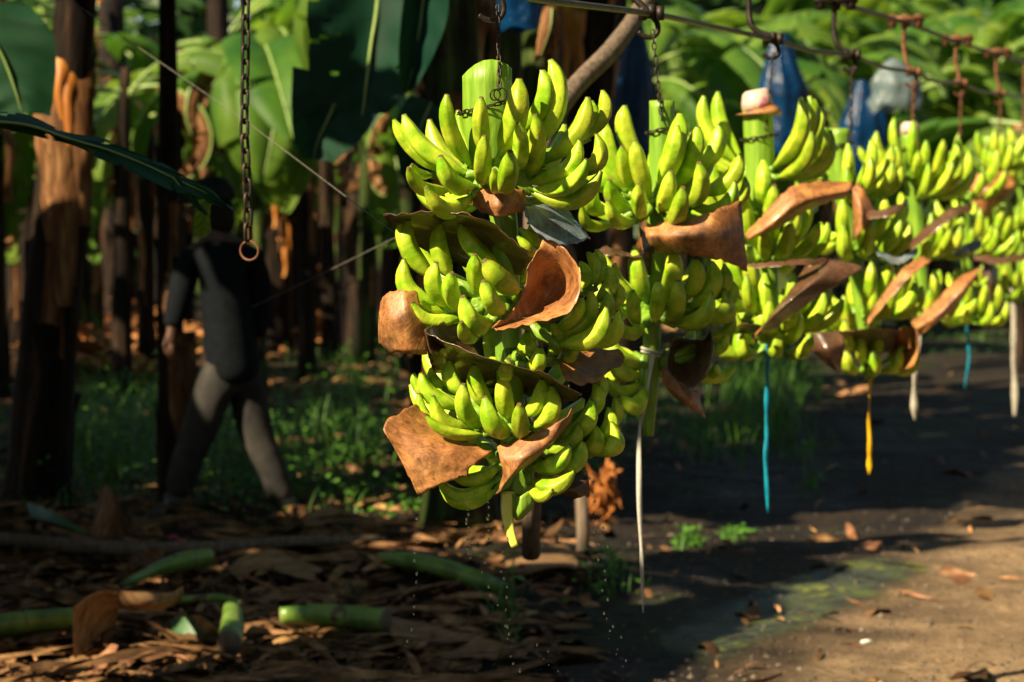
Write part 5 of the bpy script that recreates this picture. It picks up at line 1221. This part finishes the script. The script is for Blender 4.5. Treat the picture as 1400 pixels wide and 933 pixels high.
# blade reaching in from the left edge towards the chain: rows = along, columns = across
px_leaf([[(-60, 150, 0), (-60, 165, .05), (-60, 172, 0)], [(30, 158, 0), (30, 170, .05), (20, 182, .02)], [(95, 182, .02), (95, 190, .05), (70, 192, .05)], [(150, 192, .02), (150, 206, .05), (120, 208, .06)],
         [(205, 218, .02), (198, 225, .04), (150, 224, .08)], [(250, 238, .02), (240, 245, .04), (225, 255, .08)], [(290, 260, .02), (278, 262, .03), (260, 268, .06)], [(321, 287, 0), (318, 285, 0), (312, 283, 0)]], 5.6, T0, ribr=.004)
px_leaf([[(240, 238, .05), (236, 242, .05), (228, 244, .05)], [(262, 262, .04), (255, 264, .05), (240, 258, .06)], [(286, 292, .02), (283, 293, .03), (275, 288, .04)]], 5.6, T0, ribr=.002)
px_leaf([[(290, 272, .0), (285, 272, .02), (270, 268, .0)], [(288, 295, .0), (279, 300, .02), (266, 300, .0)], [(290, 316, 0), (278, 324, .01), (266, 318, 0)]], 5.7, T0, 'leaf', ribr=.002)
# dark blade at the left edge
px_leaf([[(-70, 20, 0), (-40, 10, .05), (30, 0, 0)], [(-70, 60, 0), (0, 70, .05), (72, 45, 0)], [(-70, 140, 0), (20, 120, .05), (75, 110, 0)], [(-40, 175, 0), (30, 155, .04), (70, 158, 0)]], 8.5, T1)
# the big hanging teal leaf and its neighbour
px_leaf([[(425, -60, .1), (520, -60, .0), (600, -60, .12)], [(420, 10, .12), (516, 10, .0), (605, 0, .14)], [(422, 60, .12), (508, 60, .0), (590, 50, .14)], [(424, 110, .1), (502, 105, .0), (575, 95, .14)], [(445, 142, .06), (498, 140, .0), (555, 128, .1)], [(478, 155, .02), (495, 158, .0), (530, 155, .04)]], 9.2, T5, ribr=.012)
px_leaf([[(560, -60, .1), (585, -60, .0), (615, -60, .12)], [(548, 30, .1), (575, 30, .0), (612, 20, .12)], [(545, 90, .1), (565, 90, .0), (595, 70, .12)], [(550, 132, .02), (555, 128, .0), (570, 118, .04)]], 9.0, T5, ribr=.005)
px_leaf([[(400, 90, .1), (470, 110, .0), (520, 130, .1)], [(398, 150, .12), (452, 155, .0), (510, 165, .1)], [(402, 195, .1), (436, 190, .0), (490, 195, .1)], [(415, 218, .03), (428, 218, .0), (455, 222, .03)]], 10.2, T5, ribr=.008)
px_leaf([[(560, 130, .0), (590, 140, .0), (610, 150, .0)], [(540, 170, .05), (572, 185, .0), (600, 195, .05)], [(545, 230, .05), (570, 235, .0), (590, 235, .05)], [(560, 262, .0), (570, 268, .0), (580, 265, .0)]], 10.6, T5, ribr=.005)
# grey-green limp leaf hanging at the top between the front chains
px_leaf([[(742, 10, 0), (755, 12, .03), (770, 30, 0)], [(735, 50, 0), (752, 40, .05), (765, 60, 0)], [(730, 90, 0), (738, 80, .03), (748, 75, 0)]], 9.2, T5, 'drysheath', ribr=.004)

# close the canopy where the photo shows shade, open it where the photo shows sun
def on_leaf(ob):
    return ob.name.startswith(('leaf', 'dry_leaf', 'hanging_sheath')) and ob.data.users > 1
def toward_sun(dg, p, steps=14):
    hits = []; o_ = p + S * .05
    for _ in range(steps):
        ok, loc, nr, fi, ob, mt = SC.ray_cast(dg, o_, S, distance=30)
        if not ok: break
        hits.append(ob); o_ = loc + S * .02
    return hits
SHADE = [(-20, 430), (-20, 850), (60, 862), (220, 862), (400, 920), (880, 925), (1080, 826), (1230, 765), (1405, 685), (1405, 520), (900, 470), (400, 410)]
RS = random.Random(4); added = 0
shade_pts = []
while len(shade_pts) < 900:
    a_, b_ = RS.uniform(-20, 1405), RS.uniform(410, 930)
    if inpoly(a_, b_, SHADE): shade_pts.append(GP(a_, b_) + Vector((0, 0, .06)))
for a_, b_ in ((300, 340), (270, 380), (310, 400), (330, 460), (240, 420), (300, 500), (270, 580), (250, 640), (290, 290), (345, 380), (320, 360), (280, 450)): shade_pts += [P(a_, b_, 11.6)] * 2
for b_ in range(330, 680, 25): shade_pts.append(P(45 + (690 - b_) * .07, b_, 12.0))
bpy.context.view_layer.update(); dg = bpy.context.evaluated_depsgraph_get(); kill = set()
tests = []
for c_, r_ in SPOTS:
    for _ in range(5): tests.append(c_ + Vector((RS.uniform(-1, 1), RS.uniform(-1, 1), RS.uniform(-1, 1))) * r_ * .6)
for b_ in (B1, B2, B3, B4, B5, B6, B7, B8):
    for z_ in (.85, 1.05, 1.2, 1.4, 1.58, 1.68, 1.8):
        for dx_ in (-.18, 0, .18):
          if must_lit(b_.D, z_): tests.append(Vector((b_.axis(z_).x + dx_, b_.D - .15, z_)))
for _ in range(260):
    a_, b_ = RS.uniform(900, 1410), RS.uniform(680, 945)
    if inpoly(a_, b_, LITPOLY) and not inpoly(a_, b_, SHADEBAND): tests.append(GP(a_, b_))
for p_ in tests:
    for ob in toward_sun(dg, p_):
        if ob.name.startswith(('leaf', 'dry_leaf')) and ob.data in set(LV + LD): kill.add(ob.name)
for n_ in kill: bpy.data.objects.remove(bpy.data.objects[n_])
for it in range(4):
    bpy.context.view_layer.update(); dg = bpy.context.evaluated_depsgraph_get(); new = []
    for p_ in shade_pts:
        if any((q_ - p_).length < .45 for q_ in new): continue
        if any((p_ - c_).length < r_ + .15 for c_, r_ in SPOTS): continue
        if toward_sun(dg, p_, 1): continue
        best = None
        for rt_, tw_, b0 in TOPS:
            t_ = (tw_.z + .05 - p_.z) / S.z; q_ = p_ + S * t_; d_ = Vector((q_.x - tw_.x, q_.y - tw_.y, 0))
            if .5 < d_.length < 1.9 and (best is None or d_.length < best[0]): best = (d_.length, rt_, tw_, b0, d_)
        if best is None: continue
        _, rt_, tw_, b0, d_ = best
        for el_ in (22, 30, 12, 40):
            M_ = Matrix.Translation(tw_) @ Matrix.Rotation(atan2(d_.y, d_.x) + RS.uniform(-.1, .1), 4, 'Z') @ Matrix.Rotation(-radians(el_), 4, 'Y') @ Matrix.Rotation(RS.uniform(-.3, .3), 4, 'X') @ Matrix.Diagonal((1.1, 1.1, 1.1, 1))
            me_ = RS.choice(LV); bad = False
            for w_ in leaf_pts(me_, M_):
                if w_.y > .3:
                    a_, b_ = PIX(w_)
                    if -30 < a_ < 1430 and -20 < b_ < 950 and w_.y < 17.5: bad = True; break
                if blocks(w_): bad = True; break
            if not bad:
                inst('leaf', me_, M_, rt_); added += 1; new.append(p_); break
SB = []  # points on the hands that narrow out-of-view leaves are added to shade
for b_, zz_, xx_ in ((B1, (1.34, 1.39, 1.44, 1.49), (-.13, -.07, 0)), (B2, (1.15, 1.25, 1.33, 1.41), (-.15, -.05, .05, .15)), (B3, (1.05, 1.15, 1.25, 1.33), (-.1, 0, .12))):
    for z_ in zz_:
        for dx_ in xx_: SB.append(Vector((b_.axis(z_).x + dx_, b_.D - .17, z_)))
nb_ = 0
for it in range(5):
    bpy.context.view_layer.update(); dg = bpy.context.evaluated_depsgraph_get()
    for p_ in SB:
        if any(on_leaf(o_) for o_ in toward_sun(dg, p_, 8)): continue
        done = False
        for rt_, tw_, b0 in TOPS:
            t_ = (tw_.z - p_.z) / S.z; q_ = p_ + S * t_; d_ = Vector((q_.x - tw_.x, q_.y - tw_.y, 0))
            if not .3 < d_.length < 1.75: continue
            for tr_ in range(14):
                st_ = tw_ + Vector((0, 0, RS.uniform(-.45, .1))); e_ = radians(RS.uniform(0, 45)); t_ = (st_.z + .15 - p_.z) / S.z; q_ = p_ + S * t_
                az_ = atan2(q_.y - st_.y, q_.x - st_.x); ws_ = RS.uniform(.22, .5)
                M_ = Matrix.Translation(st_) @ Matrix.Rotation(az_ + RS.uniform(-.12, .12), 4, 'Z') @ Matrix.Rotation(-e_, 4, 'Y') @ Matrix.Rotation(RS.uniform(-.8, .8), 4, 'X') @ Matrix.Diagonal((.85, ws_, .85, 1))
                me_ = RS.choice(LV); pts_ = leaf_pts(me_, M_, 3)
                if min(((w_ - p_) - S * (w_ - p_).dot(S)).length for w_ in pts_) > .045: continue
                if any(blocks(w_) or (w_.y > .3 and w_.y < 17 and -30 < PIX(w_)[0] < 1430 and PIX(w_)[1] > -20) for w_ in pts_): continue
                inst('leaf', me_, M_, rt_); nb_ += 1; done = True; break
            if done: break
        if done: bpy.context.view_layer.update(); dg = bpy.context.evaluated_depsgraph_get()
print('canopy: added', added, 'removed', len(kill))

# blue sleeves over bunches that still grow
def sleeve(px, py0, py1, D, wpx, mat, label, seed):
    s = spx(D); m = MB(); seg = 40; n = 14; vs = []; z0 = P(px, py0, D).z; z1 = P(px, py1, D).z; cx = P(px, 0, D).x; r = wpx / s / 2
    for i in range(n + 1):
        t = i / n; rr = r * (.14 + .86 * min(1, (t * 2.2)) ** .8) * (1 + .10 * noise.noise(Vector((t * 4, seed, 7))))
        for k_ in range(seg):
            a = 2 * pi * k_ / seg; pl_ = .10 * sin(a * 9 + seed + 1.5 * noise.noise(Vector((t * 3, seed, a)))) * (1.1 - .5 * t)
            w_ = rr * (1 + .22 * noise.noise(Vector((cos(a) * 1.6, sin(a) * 1.6, t * 2.2 + seed))) + pl_)
            vs.append((cx + cos(a) * w_ + .10 * r * sin(t * 5 + seed), D + sin(a) * w_ * .7, z0 + (z1 - z0) * t + (.12 * r * noise.noise(Vector((a * 1.5, seed, 1))) * 3 if i == n else 0)))
    m.add(vs, [(i * seg + k_, i * seg + (k_ + 1) % seg, (i + 1) * seg + (k_ + 1) % seg, (i + 1) * seg + k_) for i in range(n) for k_ in range(seg)])
    return tag(m.build('bunch_sleeve', mat, loc=(cx, D, z0)), label, 'plastic sleeve')
sleeve(716, -130, 40, 9.6, 66, 'bluebag', 'bright blue plastic sleeve hanging at the top edge beside the front hook', 1)
sleeve(868, 20, 265, 17.0, 56, 'bluebag', 'tall blue plastic sleeve seen just left of the second chain', 2)
sleeve(838, 90, 260, 19.0, 30, 'bluebag', 'narrow dark blue sleeve left of the tall one', 3)
sleeve(1070, 45, 215, 21, 66, 'bluebag', 'wide blue plastic sleeve above the third bunch', 4)
sleeve(1225, 80, 150, 20.5, 66, 'whitebag', 'pale whitish plastic sleeve above the fourth and fifth bunches', 5)
sleeve(1180, 110, 240, 23, 60, 'bluebag', 'dark blue sleeve directly under the pale one', 6)
sleeve(396, 100, 210, 22, 34, 'bluebag', 'small blue sleeve left of the big teal leaf', 7)
sleeve(277, 140, 200, 22, 14, 'bluebag', 'tiny bright blue sleeve above the walking person', 8)
sleeve(512, 130, 200, 23, 24, 'bluebag', 'small blue sleeve left of the nearest bunch', 9)

# distant wall of foliage behind the last row
m = MB()
for i in range(5200):
    D = RP.uniform(53, 60); x = RP.uniform(-17, 18); z = RP.uniform(0, 10); a = RP.uniform(0, 6.28); L = RP.uniform(.7, 2.2); w = L * .3
    d = Vector((cos(a), sin(a) * .6, RP.uniform(-.9, .5))).normalized(); sdv = d.cross(Vector((RP.uniform(-.4, .4), -1, RP.uniform(-.2, .8)))).normalized() * w / 2; p = Vector((x, D, z)); b_ = RP.uniform(.5, 1.2)
    m.add([p, p + d * L * .5 + sdv, p + d * L + Vector((0, 0, -.1)), p + d * L * .5 - sdv], [(0, 1, 2, 3)], 0, (b_ * .5, b_ * .6, b_ * .5))
tag(m.build('far_foliage', 'weed', smooth=False), 'dark mass of leaves closing off the grove in the far distance', 'foliage', kind='stuff')

# ------------------------------------------------------------------ the walking person
DPn = 11.7
def skin_obj(name, chains, mat, parent, loc, sub=2):
    """chains: lists of ((px,py,depth),(rx,ry)); points given with equal coordinates are shared"""
    bm = bmesh.new(); sk = bm.verts.layers.skin.verify(); vm = {}; first = None
    for ch in chains:
        prev = None
        for (p, r) in ch:
            key = tuple(round(c_, 3) for c_ in p)
            if key not in vm:
                w = P(p[0], p[1], DPn - p[2]) - loc; v_ = bm.verts.new(w); vm[key] = v_; v_[sk].radius = r if isinstance(r, tuple) else (r, r)
                if first is None: first = v_; v_[sk].use_root = True
            v_ = vm[key]
            if prev is not None and not bm.edges.get((prev, v_)): bm.edges.new((prev, v_))
            prev = v_
    me = bpy.data.meshes.new(name); bm.to_mesh(me); bm.free(); me.materials.append(MT[mat])
    o = bpy.data.objects.new(name, me); COL.objects.link(o); o.location = loc
    md = o.modifiers.new('skin', 'SKIN'); md.use_smooth_shade = True; md.branch_smoothing = .6
    s_ = o.modifiers.new('sub', 'SUBSURF'); s_.levels = sub; s_.render_levels = sub
    if parent: attach(o, parent)
    return o
PL = P(315, 712, DPn); PL.z = 0
pr = root('person', PL, 'person in dark shirt, cap and grey trousers walking left through the grove', 'person')
def hand_chains(w, d, sgn):
    x, y = w; ch = [[((x, y, d), .022), ((x - 2, y + 10, d), (.030, .016))]]
    for i, (dx, ln) in enumerate(((-5, 13), (-2, 16), (1, 15), (4, 12))):
        ch.append([((x - 2, y + 10, d), (.030, .016)), ((x - 2 + dx, y + 17, d + .01 * i), .010), ((x - 3 + dx, y + 17 + ln * .5, d + .01 * i), .009), ((x - 1 + dx, y + 17 + ln, d + .01 * i - .005), .007)])
    ch.append([((x - 2, y + 10, d), (.030, .016)), ((x - 8, y + 12, d + .02), .010), ((x - 10, y + 20, d + .02), .008)])
    return ch
body = [[((315, 495, 0), (.10, .07)), ((310, 440, 0), (.09, .06)), ((305, 380, 0), (.11, .06)), ((300, 335, 0), (.08, .05)), ((297, 316, 0), .055), ((290, 300, 0), (.07, .075)), ((288, 280, 0), (.082, .09)), ((290, 264, 0), (.065, .07))],
        [((288, 280, 0), (.082, .09)), ((272, 284, 0), .035), ((264, 286, 0), .014)],
        [((300, 335, 0), (.08, .05)), ((262, 346, .03), .06), ((246, 400, .05), .048), ((237, 442, .08), .036), ((234, 455, .09), .026)],
        [((300, 335, 0), (.08, .05)), ((345, 346, -.03), .06), ((356, 405, -.05), .048), ((352, 455, -.03), .034), ((350, 468, -.03), .026)],
        [((315, 495, 0), (.10, .07)), ((296, 525, .04), .075), ((268, 598, .05), .068), ((246, 655, .03), .055), ((238, 692, .03), .042), ((214, 702, .03), .035)],
        [((315, 495, 0), (.10, .07)), ((335, 525, -.04), .075), ((349, 592, -.04), .066), ((374, 652, -.03), .052), ((390, 694, -.03), .042), ((378, 712, -.03), .033)]]
hc1 = hand_chains((234, 455), .09, 1); hc2 = hand_chains((350, 468), -.03, 1); hc1[0][0] = ((234, 455, .09), .026); hc2[0][0] = ((350, 468, -.03), .026)
skin_obj('body', body + hc1 + hc2, 'skin', pr, PL)
skin_obj('shirt', [[((321, 530, 0), (.175, .14)), ((319, 500, 0), (.175, .145)), ((312, 440, 0), (.175, .14)), ((306, 385, 0), (.20, .145)), ((301, 342, 0), (.16, .11)), ((299, 322, 0), (.08, .08))],
                   [((301, 342, 0), (.15, .10)), ((262, 350, .03), .082), ((246, 402, .05), .068), ((237, 440, .08), .052), ((235, 450, .085), .045)],
                   [((301, 342, 0), (.15, .10)), ((345, 350, -.03), .082), ((357, 405, -.05), .066), ((353, 452, -.03), .05), ((351, 462, -.03), .044)]], 'shirt', pr, PL)
skin_obj('trousers', [[((315, 455, 0), (.15, .12)), ((317, 492, 0), (.165, .135)), ((296, 528, .04), .118), ((268, 598, .05), .090), ((249, 650, .03), .078), ((242, 682, .03), .076)],
                      [((317, 492, 0), (.16, .13)), ((336, 528, -.04), .118), ((350, 592, -.04), .088), ((374, 650, -.03), .074), ((388, 690, -.03), .070)]], 'trouser', pr, PL)
for a, l in ((((240, 672, .03), (237, 694, .03), (222, 703, .03), (202, 706, .03)), 'boot'), (((384, 672, -.03), (392, 696, -.03), (382, 708, -.03), (366, 718, -.03)), 'boot')):
    b_ = skin_obj('boot', [[(a[0], .07), (a[1], .058), (a[2], (.05, .045)), (a[3], (.042, .034))]], 'boot', pr, PL)
m = MB(); q0 = P(200, 712, DPn - .03); m.tube([q0, q0 + Vector((.07, 0, 0)), q0 + Vector((.16, 0, .0))], [.035, .042, .036], 10, squash=1.0)
m.v = [(v_[0], v_[1], q0.z + (v_[2] - q0.z) * .35) for v_ in m.v]; m.build('boot_sole', 'sole', pr, loc=PL)
skin_obj('hair', [[((291, 266, 0), (.078, .082)), ((300, 282, 0), (.075, .08)), ((301, 300, 0), (.082, .085)), ((300, 322, 0), (.08, .08))]], 'hair', pr, PL)
m = MB(); cz = P(290, 268, DPn); 
for i in range(1): pass
pts = [cz + Vector((0, 0, h)) for h in (-.02, .0, .04, .075, .095)]; m.tube(pts, [.108, .112, .105, .075, .03], 18, ref=(0, 1, 0))
m.build('cap', 'cap', pr, loc=PL)
m = MB(); vs = []
for i in range(11):
    a = pi / 2 + pi * i / 10
    for r_, z_ in ((.10, 0), (.15, -.008), (.19, -.022)): k_ = max(0, -cos(a)) ** .6; rr = .10 + (r_ - .10) * k_; vs.append(cz + Vector((cos(a) * rr, sin(a) * rr * .85, z_ * k_ - .012)))
fs = [(i * 3 + j, i * 3 + j + 1, i * 3 + j + 4, i * 3 + j + 3) for i in range(10) for j in range(2)]; m.add(vs, fs); m.add([v_ - Vector((0, 0, .006)) for v_ in vs], [tuple(reversed(f)) for f in fs]); m.build('cap_brim', 'cap', pr, loc=PL)

# ------------------------------------------------------------------ falling water
m = MB(); RW = random.Random(3)
def drop(c, r, st=1.0):
    vs = [c + Vector((0, 0, r * st))]
    for i in range(1, 4):
        for k_ in range(6): a = 2 * pi * k_ / 6; f = pi * i / 4; vs.append(c + Vector((cos(a) * sin(f) * r, sin(a) * sin(f) * r, cos(f) * r * st)))
    vs.append(c - Vector((0, 0, r * st))); fs = [(0, 1 + k_, 1 + (k_ + 1) % 6) for k_ in range(6)]
    for i in range(2):
        for k_ in range(6): o_ = 1 + i * 6; fs.append((o_ + k_, o_ + 6 + k_, o_ + 6 + (k_ + 1) % 6, o_ + (k_ + 1) % 6))
    fs += [(19, 13 + (k_ + 1) % 6, 13 + k_) for k_ in range(6)]; m.add(vs, fs)
for (x0, y0, x1, y1, n, j, d) in ((572, 678, 566, 850, 12, 2, .12), (638, 686, 642, 770, 12, 2, .10), (668, 682, 668, 760, 9, 3, .10), (690, 750, 705, 930, 14, 8, .05), (808, 682, 840, 900, 16, 5, .0), (655, 740, 690, 880, 10, 10, .05), (560, 860, 548, 905, 4, 5, .1), (800, 640, 835, 760, 9, 3, 0), (845, 850, 860, 925, 5, 12, .0), (740, 880, 760, 925, 5, 12, .05), (1166, 640, 1166, 660, 0, 1, 0), (770, 480, 778, 545, 6, 2, 0)):
    for i in range(n):
        t = (i + RW.random() * .6) / n; c = P(x0 + (x1 - x0) * t + RW.uniform(-j, j), y0 + (y1 - y0) * t, 4.4 - d); drop(c, RW.uniform(.0010, .0026), RW.uniform(1, 1.7))
tag(m.build('water_drops', 'glass'), 'drops of water falling from the nearest bunch', 'water drops', kind='stuff')
print('leaves placed/rejected', NLEAF, 'objects', len(bpy.data.objects))
